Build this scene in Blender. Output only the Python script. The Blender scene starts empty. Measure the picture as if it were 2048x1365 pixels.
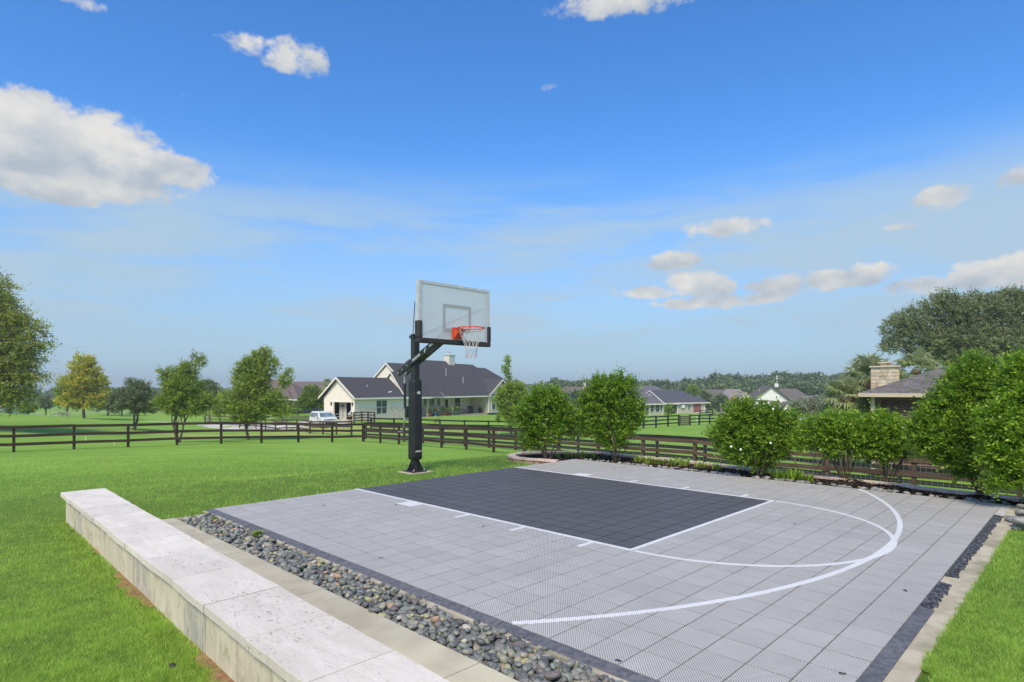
import bpy, math, random
import numpy as np
from mathutils import Vector, Matrix
R_ = math.radians
rng = np.random.default_rng(7)
random.seed(7)
sc = bpy.context.scene
col = sc.collection
FT = 0.3048
# ------------------------------------------------------------------ camera
cam_d = bpy.data.cameras.new('camera'); cam = bpy.data.objects.new('camera', cam_d); col.objects.link(cam)
cam.location = (0, 0, 1.631); cam.rotation_euler = (R_(90), 0, 0)
cam_d.sensor_width = 36; cam_d.lens = 1199.9 / 2048 * 36; cam_d.shift_y = 0.0449
cam_d.clip_start = 0.1; cam_d.clip_end = 3000
sc.camera = cam
# ------------------------------------------------------------------ light
SUN_EL, SUN_AZ = 50, -164          # azimuth measured from +Y (the view direction): the sun stands high, left behind the camera
world = bpy.data.worlds.new('World'); sc.world = world; world.use_nodes = True
sd = bpy.data.lights.new('sun', 'SUN'); sun = bpy.data.objects.new('sun', sd); col.objects.link(sun)
sd.energy = 3.9; sd.angle = R_(20); sd.color = (1.0, 0.87, 0.66)
sdir = Vector((math.sin(R_(SUN_AZ)) * math.cos(R_(SUN_EL)), math.cos(R_(SUN_AZ)) * math.cos(R_(SUN_EL)), math.sin(R_(SUN_EL))))
sun.rotation_euler = sdir.to_track_quat('Z', 'Y').to_euler(); sun.location = sdir * 50
sc.view_settings.view_transform = 'Standard'; sc.view_settings.look = 'None'
sc.view_settings.exposure = 0.0; sc.view_settings.gamma = 1; sc.view_settings.use_curve_mapping = False
SKY_STRENGTH = 0.15

class NT:
    """tiny helper around a node tree"""
    def __init__(s, nt): s.nt = nt; nt.nodes.clear()
    def n(s, t, **k):
        nd = s.nt.nodes.new(t)
        for a, b in k.items():
            if a.startswith('i_'): nd.inputs[int(a[2:])].default_value = b
            else: setattr(nd, a, b)
        return nd
    def l(s, a, b): s.nt.links.new(a, b)
    def put(s, v, sock):
        if isinstance(v, (int, float)): sock.default_value = v
        elif isinstance(v, tuple): sock.default_value = v if len(sock.default_value) == len(v) else v + (1,)
        else: s.l(v, sock)
    def m(s, op, a, b=0.0, c=None, clamp=False):
        nd = s.nt.nodes.new('ShaderNodeMath'); nd.operation = op; nd.use_clamp = clamp
        s.put(a, nd.inputs[0]); s.put(b, nd.inputs[1])
        if c is not None: s.put(c, nd.inputs[2])
        return nd.outputs[0]
    def mix(s, f, a, b, blend='MIX'):
        nd = s.nt.nodes.new('ShaderNodeMix'); nd.data_type = 'RGBA'; nd.blend_type = blend
        s.put(f, nd.inputs[0]); s.put(a, nd.inputs[6]); s.put(b, nd.inputs[7]); return nd.outputs[2]
    def ss(s, x, lo, hi):
        nd = s.nt.nodes.new('ShaderNodeMapRange'); nd.interpolation_type = 'SMOOTHSTEP'
        s.put(x, nd.inputs[0]); nd.inputs[1].default_value = lo; nd.inputs[2].default_value = hi
        return nd.outputs[0]
    def noise(s, vec, scale, detail=4, rough=0.55, dist=0.0):
        nd = s.nt.nodes.new('ShaderNodeTexNoise'); nd.inputs['Scale'].default_value = scale
        nd.inputs['Detail'].default_value = detail; nd.inputs['Roughness'].default_value = rough; nd.inputs['Distortion'].default_value = dist
        if vec is not None: s.l(vec, nd.inputs['Vector'])
        return nd.outputs[0]

def build_world():
    w = NT(world.node_tree)
    sky = w.n('ShaderNodeTexSky'); sky.sky_type = 'NISHITA'; sky.sun_disc = False
    sky.sun_elevation = R_(SUN_EL); sky.sun_rotation = R_(SUN_AZ); sky.altitude = 60
    sky.air_density = 1.0; sky.dust_density = 0.6; sky.ozone_density = 2.6
    tc = w.n('ShaderNodeTexCoord'); sep = w.n('ShaderNodeSeparateXYZ'); w.l(tc.outputs['Generated'], sep.inputs[0])
    X, Y, Z = sep.outputs
    az = w.m('ARCTAN2', X, Y); hyp = w.m('SQRT', w.m('ADD', w.m('MULTIPLY', X, X), w.m('MULTIPLY', Y, Y)))
    el = w.m('ARCTAN2', Z, hyp)
    hs = w.n('ShaderNodeHueSaturation'); hs.inputs['Saturation'].default_value = 1.22
    w.l(sky.outputs[0], hs.inputs['Color'])
    base = w.mix(1.0, hs.outputs[0], (0.90, 1.22, 1.50), 'MULTIPLY')
    cb = w.n('ShaderNodeCombineXYZ'); w.l(az, cb.inputs[0]); w.l(el, cb.inputs[1]); D = cb.outputs[0]     # direction as (azimuth, elevation)
    def vm(op, a, b, c=None):
        nd = w.n('ShaderNodeVectorMath'); nd.operation = op; w.l(a, nd.inputs[0])
        if isinstance(b, tuple): nd.inputs[1].default_value = b
        else: w.l(b, nd.inputs[1])
        if c is not None: nd.inputs[2].default_value = c
        return nd
    def vec(sx, sy, ox=0.0): return vm('MULTIPLY_ADD', D, (sx, sy, 1), (0, 0, ox)).outputs[0]
    v1 = w.noise(vec(1.0, 4.6, 3.1), 2.0, 5, 0.52, 0.3); v2 = w.noise(vec(1.6, 9.0, 8.0), 3.4, 4, 0.5, 0.4)
    veil = w.m('ADD', w.m('MULTIPLY', v1, 0.72), w.m('MULTIPLY', v2, 0.28))
    band = w.m('MULTIPLY', w.ss(el, 0.36, 0.22), w.ss(el, 0.0, 0.12))
    hz = w.m('MULTIPLY', w.ss(el, 0.40, 0.0), 0.88)
    c1 = w.mix(hz, base, (2.6, 3.55, 4.5))
    c2 = w.mix(w.m('MULTIPLY', w.ss(veil, 0.38, 0.56), w.m('MULTIPLY', band, 0.9)), c1, (3.05, 4.1, 5.0))
    nA = w.noise(vec(1.0, 1.25, 0.0), 34.0, 8, 0.60, 0.15); nB = w.noise(vec(1.0, 1.6, 5.0), 9.0, 3, 0.5, 0.2)
    warp = w.m('ADD', w.m('MULTIPLY', w.m('SUBTRACT', nA, 0.5), 2.7), w.m('MULTIPLY', w.m('SUBTRACT', nB, 0.5), 1.6))
    F = 1200.0
    cl = [  # u, v, half width, half height (photo pixels turned to angles), density, big
        (-30, 262, 170, 66, 1.5, 1), (80, 262, 160, 58, 1.5, 1), (200, 290, 120, 50, 1.4, 1), (310, 335, 110, 34, 1.4, 1), (150, 350, 210, 40, 1.4, 1), (100, 385, 150, 22, 1.1, 1),
        (490, 88, 74, 26, .45, 0), (595, 115, 76, 34, .8, 1), (355, 188, 30, 10, .3, 0), (1085, 172, 50, 22, .22, 0),
        (1240, 4, 190, 26, .8, 1), (150, 0, 90, 18, .55, 0), (1885, 392, 62, 26, .9, 1), (2035, 352, 60, 24, .85, 1),
        (1795, 455, 46, 12, .5, 0), (1445, 455, 112, 22, .75, 1), (1345, 522, 64, 20, .95, 1),
        (1400, 568, 76, 28, 1.2, 1), (1300, 585, 90, 16, .9, 0), (1440, 604, 150, 14, 1.0, 0), (1570, 574, 100, 24, .85, 0), (1665, 560, 70, 26, .9, 0), (1738, 548, 56, 24, 1.15, 1), (1850, 570, 90, 22, .9, 0),
        (1950, 552, 74, 30, 1.1, 1), (2045, 540, 80, 38, 1.1, 1)]
    tot = None; vert = None
    for (u, v, rx, ry, d, big) in cl:
        a0 = math.atan((u - 1024) / F); e0 = math.atan((774.4 - v) / F * math.cos(a0))
        sx = 1 / (rx / F * math.cos(a0) ** 2); sy = 1 / (ry / F * math.cos(a0))
        q = vm('MULTIPLY_ADD', D, (sx, sy, 0), (-a0 * sx, -e0 * sy, 0)).outputs[0]
        r2 = vm('DOT_PRODUCT', q, q).outputs['Value']
        f = w.m('MULTIPLY_ADD', r2, -1.0, 1.0 - 1.1 * (1 - d))
        tot = f if tot is None else w.m('MAXIMUM', tot, f)
        if big:
            dy = vm('DOT_PRODUCT', q, (0.0, 1.0, 0.0)).outputs['Value']
            g = w.m('MULTIPLY', w.m('MAXIMUM', w.m('SUBTRACT', 2.2, r2), 0.0), dy)
            vert = g if vert is None else w.m('ADD', vert, g)
    dens = w.m('MULTIPLY', w.ss(w.m('ADD', tot, warp), -0.12, 0.72), 0.95)
    gn = w.noise(tc.outputs['Generated'], 3.0, 5, 0.56)
    g2 = w.m('MULTIPLY', w.m('MULTIPLY', w.ss(gn, 0.50, 0.64), w.ss(el, 0.03, 0.2)), w.m('MULTIPLY', w.ss(w.m('ABSOLUTE', az), 0.85, 1.25), 0.85))
    shade = w.m('ADD', w.m('ADD', 0.52, w.m('MULTIPLY', vert, 0.20)), w.m('MULTIPLY', w.m('SUBTRACT', w.noise(vec(1.0, 1.5, 2.0), 16.0, 4, 0.55), 0.5), 2.4), clamp=True)
    ccol = w.mix(shade, (3.05, 3.45, 3.9), (5.5, 5.35, 5.05))
    c3 = w.mix(w.m('MAXIMUM', dens, g2), c2, ccol)
    bg = w.n('ShaderNodeBackground'); w.l(c3, bg.inputs[0]); bg.inputs[1].default_value = SKY_STRENGTH
    out = w.n('ShaderNodeOutputWorld'); w.l(bg.outputs[0], out.inputs[0])
    world.cycles.sampling_method = 'MANUAL'; world.cycles.sample_map_resolution = 512
build_world()

# ------------------------------------------------------------------ materials
MATS = {}
def mat(name, c1, c2=None, scale=5.0, rough=0.8, bump=0.0, bscale=None, spec=0.3, metal=0.0, c3=None, detail=5, stretch=(1, 1, 1), coord='Object', rand=0.0, contrast=(0.35, 0.65)):
    if name in MATS: return MATS[name]
    m = bpy.data.materials.new(name); m.use_nodes = True; t = NT(m.node_tree)
    p = t.n('ShaderNodeBsdfPrincipled'); o = t.n('ShaderNodeOutputMaterial'); t.l(p.outputs[0], o.inputs[0])
    p.inputs['Roughness'].default_value = rough; p.inputs['Specular IOR Level'].default_value = spec; p.inputs['Metallic'].default_value = metal
    tc = t.n('ShaderNodeTexCoord'); mp = t.n('ShaderNodeMapping'); mp.inputs['Scale'].default_value = stretch; t.l(tc.outputs[coord], mp.inputs[0])
    colr = c1 + (1,)
    if c2:
        n = t.noise(mp.outputs[0], scale, detail)
        colr = t.mix(t.ss(n, *contrast), c1 + (1,), c2 + (1,))
        if c3: colr = t.mix(t.ss(t.noise(mp.outputs[0], scale * 0.31, 3), 0.5, 0.68), colr, c3 + (1,))
    if rand:
        oi = t.n('ShaderNodeObjectInfo'); ge = t.n('ShaderNodeNewGeometry')
        r = t.m('FRACT', t.m('ADD', oi.outputs['Random'], ge.outputs['Random Per Island']))
        f = t.m('ADD', 1 - rand, t.m('MULTIPLY', r, 2 * rand))
        hs = t.n('ShaderNodeHueSaturation'); t.l(f, hs.inputs['Value']); t.put(colr, hs.inputs['Color']); colr = hs.outputs[0]
    t.put(colr, p.inputs['Base Color'])
    if bump:
        b = t.n('ShaderNodeBump'); b.inputs['Strength'].default_value = bump; b.inputs['Distance'].default_value = 0.02
        t.l(t.noise(mp.outputs[0], bscale or scale * 4, 6), b.inputs['Height']); t.l(b.outputs[0], p.inputs['Normal'])
    MATS[name] = m; return m

def leaf_mat(name, dark, light, young, transl=0.35, rough=0.45):
    m = bpy.data.materials.new(name); m.use_nodes = True; t = NT(m.node_tree)
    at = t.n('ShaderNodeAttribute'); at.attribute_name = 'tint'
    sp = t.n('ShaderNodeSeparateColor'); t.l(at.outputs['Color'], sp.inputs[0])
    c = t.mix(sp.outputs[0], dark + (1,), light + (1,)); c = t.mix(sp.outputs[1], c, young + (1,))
    p = t.n('ShaderNodeBsdfPrincipled'); p.inputs['Roughness'].default_value = rough; p.inputs['Specular IOR Level'].default_value = 0.35; t.l(c, p.inputs['Base Color'])
    tr = t.n('ShaderNodeBsdfTranslucent'); t.l(t.mix(0.5, c, young + (1,)), tr.inputs[0])
    mx = t.n('ShaderNodeMixShader'); mx.inputs[0].default_value = transl; t.l(p.outputs[0], mx.inputs[1]); t.l(tr.outputs[0], mx.inputs[2])
    o = t.n('ShaderNodeOutputMaterial'); t.l(mx.outputs[0], o.inputs[0]); MATS[name] = m; return m

# ------------------------------------------------------------------ mesh helpers
class MB:
    def __init__(s): s.v = []; s.f = []; s.mi = []; s.cur = 0
    def face(s, pts):
        b = len(s.v); s.v += [tuple(p) for p in pts]; s.f.append(tuple(range(b, b + len(pts)))); s.mi.append(s.cur)
    def add(s, vs, fs):
        b = len(s.v); s.v += [tuple(p) for p in vs]
        for f in fs: s.f.append(tuple(i + b for i in f)); s.mi.append(s.cur)
        return s
    def box(s, x0, x1, y0, y1, z0, z1):
        return s.add([(x0, y0, z0), (x1, y0, z0), (x1, y1, z0), (x0, y1, z0), (x0, y0, z1), (x1, y0, z1), (x1, y1, z1), (x0, y1, z1)],
              [(0, 3, 2, 1), (4, 5, 6, 7), (0, 1, 5, 4), (1, 2, 6, 5), (2, 3, 7, 6), (3, 0, 4, 7)])
    def bar(s, p, q, w, h=None, up=(0, 0, 1)):
        """box beam from p to q, w wide (sideways), h high"""
        h = h or w; p = Vector(p); q = Vector(q); d = (q - p).normalized(); upv = Vector(up)
        if abs(d.dot(upv)) > 0.98: upv = Vector((1, 0, 0))
        sd_ = d.cross(upv).normalized() * w / 2; u = sd_.cross(d).normalized() * h / 2
        vs = [p - sd_ - u, p + sd_ - u, p + sd_ + u, p - sd_ + u, q - sd_ - u, q + sd_ - u, q + sd_ + u, q - sd_ + u]
        return s.add(vs, [(0, 3, 2, 1), (4, 5, 6, 7), (0, 1, 5, 4), (1, 2, 6, 5), (2, 3, 7, 6), (3, 0, 4, 7)])
    def tube(s, pts, radii, n=6, caps=True):
        pts = [Vector(p) for p in pts]
        if isinstance(radii, (int, float)): radii = [radii] * len(pts)
        b = len(s.v)
        for i, p in enumerate(pts):
            d = (pts[min(i + 1, len(pts) - 1)] - pts[max(i - 1, 0)]).normalized()
            a = Vector((0, 0, 1)) if abs(d.z) < 0.9 else Vector((1, 0, 0))
            e1 = d.cross(a).normalized(); e2 = d.cross(e1)
            for k in range(n):
                t = 2 * math.pi * k / n; s.v.append(tuple(p + (e1 * math.cos(t) + e2 * math.sin(t)) * radii[i]))
        for i in range(len(pts) - 1):
            for k in range(n):
                s.f.append((b + i * n + k, b + i * n + (k + 1) % n, b + (i + 1) * n + (k + 1) % n, b + (i + 1) * n + k)); s.mi.append(s.cur)
        if caps:
            s.f.append(tuple(b + k for k in range(n))[::-1]); s.mi.append(s.cur)
            e = b + (len(pts) - 1) * n; s.f.append(tuple(e + k for k in range(n))); s.mi.append(s.cur)
        return s
    def lathe(s, prof, c=(0, 0, 0), n=12):
        b = len(s.v)
        for (r, z) in prof:
            for k in range(n):
                t = 2 * math.pi * k / n; s.v.append((c[0] + r * math.cos(t), c[1] + r * math.sin(t), c[2] + z))
        for i in range(len(prof) - 1):
            for k in range(n):
                s.f.append((b + i * n + k, b + i * n + (k + 1) % n, b + (i + 1) * n + (k + 1) % n, b + (i + 1) * n + k)); s.mi.append(s.cur)
        s.f.append(tuple(b + k for k in range(n))[::-1]); s.mi.append(s.cur)
        e = b + (len(prof) - 1) * n; s.f.append(tuple(e + k for k in range(n))); s.mi.append(s.cur)
        return s
    def mesh(s, name, mats, smooth=False):
        me = bpy.data.meshes.new(name); me.from_pydata(s.v, [], s.f)
        for m in (mats if isinstance(mats, (list, tuple)) else [mats]): me.materials.append(m)
        if any(s.mi): me.polygons.foreach_set('material_index', s.mi)
        if smooth: me.polygons.foreach_set('use_smooth', [True] * len(me.polygons))
        me.update(); return me

def link(name, me, parent=None, loc=(0, 0, 0), rz=0.0):
    o = bpy.data.objects.new(name, me); col.objects.link(o); o.location = loc; o.rotation_euler = (0, 0, rz)
    if parent is not None: o.parent = parent
    return o
def tag(o, label=None, cat=None, group=None, kind=None):
    if label: o['label'] = label
    if cat: o['category'] = cat
    if group: o['group'] = group
    if kind: o['kind'] = kind
    return o
def thing(name, label, cat, loc=(0, 0, 0), rz=0.0, group=None):
    return tag(link(name, None, None, loc, rz), label, cat, group)
def part(name, mb, m, parent, smooth=False, bevel=0.0, kind=None, label=None):
    o = link(name, mb.mesh(name, m, smooth), parent)
    if bevel: bev(o, bevel)
    if kind: o['kind'] = kind
    if label: o['label'] = label
    return o
def bev(o, w, seg=1):
    b = o.modifiers.new('bevel', 'BEVEL'); b.width = w; b.segments = seg; b.limit_method = 'ANGLE'; b.angle_limit = R_(40); return o
def dup(o, parent=None):
    c = o.copy(); col.objects.link(c); c.parent = parent
    for ch in list(o.children): dup(ch, c)
    return c

# ------------------------------------------------------------------ court frame
YAW = -2.34537; CX, CY = 22.5506, 29.7833
cy_, sy_ = math.cos(YAW), math.sin(YAW)
def C(X, Y, z=0.0):
    dx, dy = (X - CX) * FT, (Y - CY) * FT
    return Vector((dx * cy_ - dy * sy_, dx * sy_ + dy * cy_, z))
def toC(x, y):   # world metres -> court feet (numpy ok)
    return (x * cy_ + y * sy_) / FT + CX, (-x * sy_ + y * cy_) / FT + CY
O = C(0, 0)
def courtobj(name, mb, m, parent=None, **k):   # geometry given in court metres
    return part(name, mb, m, parent, **k)

# ------------------------------------------------------------------ terrain
def cw(X, Y): p = C(X, Y); return (p.x, p.y)
CTRL = [(0, 0, 0), (-3, -2, 0), (4, 0, 0), (8, 3, 0), (10.5, 6.5, -.15), (-3, 1, 0),
        cw(0, 2) + (0,), cw(-12, 3) + (0,), cw(13, 2) + (0,), cw(0, 26) + (0,), cw(-13, 27) + (0,), cw(13, 27) + (0,), cw(0, 14) + (0,),
        cw(16, 0) + (0,), cw(0, -1.5) + (0,), cw(0, -8) + (-.28,), cw(16, -8) + (-.1,), cw(-12, -5) + (-.35,), cw(26, 10) + (-.02,), cw(26, -4) + (-.12,),
        (-8, 12, -.35), (-12, 15, -.62), (-24.5, 29.4, -1.57), (-17.6, 36.2, -1.8), (-10.6, 43.1, -2.33), (.5, 31.1, -1.89), (5.4, 25.7, -1.8),
        (8.7, 22, -1.7), (11.9, 18.4, -1.6), (15, 15, -1.5), (22, 9, -1.3), (-3.8, 20, -.85), (-35, 22, -1.2), (-20, 5, -.5),
        (-20.2, 60, -3.08), (-13.9, 52, -2.6), (-36.3, 80, -3.9), (-27, 70, -3.6), (-21, 67, -2.75), (-19.4, 74, -2.6), (-24, 78, -2.6), (-5, 95, -2.8), (-12, 80, -2.65),
        (-2, 61, -3.13), (-9, 61, -2.95), (14.5, 66, -2.95), (30, 84, -3.5), (-62, 73, -1.5), (-50, 60, -1.9), (-58, 98, -3.9), (-50, 110, -3.3), (-38, 112, -3.2),
        (8, 40, -2.2), (20, 35, -2.2), (28.5, 125, -4.3), (43, 133, -3.9), (15, 25, -1.7), (47, 60, -3.0), (60, 150, -5), (80, 190, -6), (-30, 95, -3.4),
        (0, 140, -4), (-120, 150, -5), (120, 120, -5), (-100, 40, -2), (90, 30, -2), (0, -60, 0), (-80, -40, -.5), (80, -40, -.5),
        (-250, 300, -6), (0, 320, -6), (250, 300, -6)]
CT = np.array(CTRL, float)
def _U(r2): return r2 * np.log(r2 + 1e-9)
def _fit():
    n = len(CT); P = np.c_[np.ones(n), CT[:, :2] / 50]; d2 = ((CT[:, None, :2] - CT[None, :, :2]) ** 2).sum(2) / 2500
    K = _U(d2) + np.eye(n) * 1e-4; A = np.zeros((n + 3, n + 3)); A[:n, :n] = K; A[:n, n:] = P; A[n:, :n] = P.T
    return np.linalg.solve(A, np.r_[CT[:, 2], 0, 0, 0])
WT = _fit()
def sstep(x, a, b):
    t = np.clip((x - a) / (b - a), 0, 1); return t * t * (3 - 2 * t)
def ground0(x, y):
    x = np.atleast_1d(np.asarray(x, float)); y = np.atleast_1d(np.asarray(y, float)); out = np.empty(x.shape); n = len(CT)
    for i in range(0, x.size, 60000):
        sl = slice(i, i + 60000)
        d2 = ((x[sl, None] - CT[None, :, 0]) ** 2 + (y[sl, None] - CT[None, :, 1]) ** 2) / 2500
        out[sl] = _U(d2) @ WT[:n] + WT[n] + WT[n + 1] * x[sl] / 50 + WT[n + 2] * y[sl] / 50
    r = np.hypot(x, y - 40); f = sstep(r, 230, 420); out = out * (1 - f) - 6.0 * f
    return out
def ground(x, y):
    x = np.atleast_1d(np.asarray(x, float)); y = np.atleast_1d(np.asarray(y, float))
    z = ground0(x, y); X, Y = toC(x, y)
    near = np.exp(-((x - 2) ** 2 + (y - 6) ** 2) / 400)
    # level pad round the court, gentle undulation on the lawns
    d = np.maximum(np.maximum(X - 17, -13 - X), np.maximum(-Y - 2.5, Y - 34)); f = 1 - sstep(d, 0, 9)
    z = z * (1 - f) + 0.0 * f
    z = z + .025 * np.sin(x * .9 + 1.3) * np.sin(y * .7) * sstep(d, 2, 12)
    # lower lawn left of the seat wall
    z = z - .2 * sstep(X, 16.2, 17.2) * sstep(Y, -12, -3.8)
    # drop behind the planting bed's brick edging
    e = np.where((Y > -6) & (Y < 34), 1.0, 0.0) * sstep(-X, 15.2, 16.6) * sstep(Y, -6, 0)
    z = z - .22 * e
    return z
def gz(x, y): return float(ground(x, y)[0])
def inpad(X, Y):   # places without grass
    a = (X > -13.0) & (X < 13.4) & (Y > 2.05) & (Y < 27.35 + .02 * np.sin(X * 5.1) + .02 * np.sin(X * 13.0))
    b = (X >= 13.2) & (X < 16.4) & (Y > 2.80) & (Y < 60)
    c = (X > 15.85) & (X < 17.30 + (Y + 3) * .0235) & (Y > -3.42) & (Y < 60)
    d = (X <= -12.5) & (X > -15.6) & (Y > -0.5) & (Y < 30)
    e = (X <= -8) & (X > -15.6) & (Y > -3) & (Y < 2.3) & (X < -8.4 - .0 * Y)
    g = (X > -13) & (X < -6.6) & (Y > 27) & (Y < 29.0)
    h = (X > 9) & (X < 13.5) & (Y > 27) & (Y < 27.6)
    return a | b | c | d | e | g | h
# ------------------------------------------------------------------ ground sheet
def axis(lo, hi, step, far, grow=1.09):
    a = list(np.arange(lo, hi + 1e-6, step)); s = step
    while a[-1] < far: s *= grow; a.append(a[-1] + s)
    s = step
    b = []
    x = lo
    return a
def build_ground():
    xs = axis(0, 10, .16, 900); xs = np.array(sorted(set([-v for v in xs] + xs)))
    ys = np.array(sorted([-v for v in axis(0, 1, .5, 400, 1.3)][1:] + axis(0, 16, .16, 1200)))
    gx, gy = np.meshgrid(xs, ys); x = gx.ravel(); y = gy.ravel(); z = ground(x, y)
    X, Y = toC(x, y)
    sink = inpad(X, Y) & inpad(X - .4, Y) & inpad(X + .4, Y) & inpad(X, Y - .5) & inpad(X, Y + .4)
    near_ = inpad(X, Y) | inpad(X - .6, Y) | inpad(X + .6, Y) | inpad(X, Y - .6) | inpad(X, Y + .6)
    z = np.where(sink, z - .16, np.where(near_, z - .022, z))
    nx, ny = len(xs), len(ys)
    i = np.arange((nx - 1) * (ny - 1)); r = i // (nx - 1); c = i % (nx - 1); a = r * nx + c
    f = np.c_[a, a + 1, a + nx + 1, a + nx]
    me = bpy.data.meshes.new('ground'); me.vertices.add(len(x)); me.vertices.foreach_set('co', np.c_[x, y, z].ravel())
    me.loops.add(f.size); me.loops.foreach_set('vertex_index', f.ravel()); me.polygons.add(len(f))
    me.polygons.foreach_set('loop_start', np.arange(0, f.size, 4)); me.polygons.foreach_set('loop_total', np.full(len(f), 4))
    me.polygons.foreach_set('use_smooth', np.ones(len(f), bool)); me.update(calc_edges=True)
    m = bpy.data.materials.new('lawn'); m.use_nodes = True; t = NT(m.node_tree)
    p = t.n('ShaderNodeBsdfPrincipled'); p.inputs['Roughness'].default_value = 0.9; p.inputs['Specular IOR Level'].default_value = 0.12
    o = t.n('ShaderNodeOutputMaterial'); t.l(p.outputs[0], o.inputs[0])
    tc = t.n('ShaderNodeTexCoord'); v = tc.outputs['Object']
    mp = t.n('ShaderNodeMapping'); mp.inputs['Scale'].default_value = (1, .55, 1); t.l(v, mp.inputs[0])
    n1 = t.noise(mp.outputs[0], .16, 5, .6); n2 = t.noise(mp.outputs[0], 1.1, 5, .6, .3); n3 = t.noise(v, 28, 4, .7)
    mp2 = t.n('ShaderNodeMapping'); mp2.inputs['Scale'].default_value = (.12, 1, 1); t.l(v, mp2.inputs[0]); n4 = t.noise(mp2.outputs[0], 1.9, 5, .65, .4)
    c = t.mix(t.ss(n1, .35, .68), (.185, .340, .042, 1), (.265, .42, .064, 1))
    c = t.mix(t.m('MULTIPLY', t.ss(n2, .35, .7), .5), c, (.13, .262, .030, 1))
    c = t.mix(t.m('MULTIPLY', t.ss(n4, .46, .66), .5), c, (.15, .30, .034, 1))
    n5 = t.noise(mp2.outputs[0], .55, 4, .6, .6); c = t.mix(t.m('MULTIPLY', t.ss(n5, .52, .68), .45), c, (.30, .44, .085, 1))
    c = t.mix(t.m('MULTIPLY', t.ss(n3, .4, .7), .45), c, (.27, .43, .085, 1))
    # a worn, yellower stretch by the neighbours' lane
    sp = t.n('ShaderNodeSeparateXYZ'); t.l(v, sp.inputs[0])
    wx = t.m('MULTIPLY', t.m('SUBTRACT', sp.outputs[0], -24), .045); wy = t.m('MULTIPLY', t.m('SUBTRACT', sp.outputs[1], 63), .16)
    wr = t.m('SUBTRACT', 1.0, t.m('ADD', t.m('MULTIPLY', wx, wx), t.m('MULTIPLY', wy, wy)))
    c = t.mix(t.m('MULTIPLY', t.ss(t.m('ADD', wr, t.m('MULTIPLY', t.m('SUBTRACT', n2, .5), 1.2)), 0, .8), .6), c, (.40, .40, .13, 1))
    # thatch and soil between the real blades of the near lawn; further off the sheet itself carries the turf
    dist = t.m('SQRT', t.m('ADD', t.m('MULTIPLY', sp.outputs[0], sp.outputs[0]), t.m('MULTIPLY', sp.outputs[1], sp.outputs[1])))
    th = t.m('MULTIPLY', t.ss(dist, 24.0, 9.0), .75)
    c = t.mix(th, c, (.075, .125, .024, 1))
    t.l(c, p.inputs['Base Color'])
    b = t.n('ShaderNodeBump'); b.inputs['Strength'].default_value = .55; b.inputs['Distance'].default_value = .05
    t.l(t.m('ADD', t.m('MULTIPLY', n3, .5), t.noise(v, 9, 6, .75)), b.inputs['Height']); t.l(b.outputs[0], p.inputs['Normal'])
    me.materials.append(m); tag(link('ground', me), kind='structure')
build_ground()

def raw_mesh(name, verts, faces, tint=None, mats=None, smooth=False):
    """verts (n,3) and faces (m,k) as numpy arrays, tint (n,2)"""
    me = bpy.data.meshes.new(name); k = faces.shape[1]
    me.vertices.add(len(verts)); me.vertices.foreach_set('co', np.ascontiguousarray(verts, np.float32).ravel())
    me.loops.add(faces.size); me.loops.foreach_set('vertex_index', np.ascontiguousarray(faces, np.int32).ravel()); me.polygons.add(len(faces))
    me.polygons.foreach_set('loop_start', np.arange(0, faces.size, k, dtype=np.int32)); me.polygons.foreach_set('loop_total', np.full(len(faces), k, np.int32))
    if smooth: me.polygons.foreach_set('use_smooth', np.ones(len(faces), bool))
    me.update(calc_edges=True)
    if tint is not None:
        a = me.color_attributes.new('tint', 'FLOAT_COLOR', 'POINT'); c = np.ones((len(verts), 4), np.float32); c[:, 0] = tint[:, 0]; c[:, 1] = tint[:, 1]; c[:, 2] = 0
        a.data.foreach_set('color', c.ravel())
    for m in (mats or []): me.materials.append(m)
    return me
def join_np(parts_):
    vs, fs, ts, b = [], [], [], 0
    for v, f, t in parts_: vs.append(v); fs.append(f + b); ts.append(t); b += len(v)
    return np.concatenate(vs), np.concatenate(fs), np.concatenate(ts)
def nrm(a): return a / (np.linalg.norm(a, axis=-1, keepdims=True) + 1e-9)

# ------------------------------------------------------------------ grass blades on the near lawns
GR = leaf_mat('grass_blade', (.095, .235, .020), (.43, .68, .085), (.70, .80, .22), .42, .5)
def blades(x, y, h, w, seedtint, lean=.5):
    n = len(x); z = ground(x, y)
    a = rng.uniform(0, 2 * np.pi, n); d = np.c_[np.cos(a), np.sin(a)]; l = rng.uniform(.1, lean * 2, n) * h
    a2 = rng.uniform(0, 2 * np.pi, n); s = np.c_[np.cos(a2), np.sin(a2)] * (w / 2)[:, None]
    v = np.zeros((n, 3, 3)); v[:, 0, :2] = np.c_[x, y] - s; v[:, 1, :2] = np.c_[x, y] + s; v[:, 2, :2] = np.c_[x, y] + d * l[:, None]
    v[:, 0, 2] = z - .01; v[:, 1, 2] = z - .01; v[:, 2, 2] = z + h
    t = np.zeros((n, 3, 2)); t[:, :, 0] = seedtint[:, None]; t[:, :, 1] = (rng.random(n) ** 5 * .9)[:, None]; t[:, 2, 0] = np.minimum(1, seedtint + .25)
    return v.reshape(-1, 3), np.arange(3 * n).reshape(-1, 3), t.reshape(-1, 2)
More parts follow.
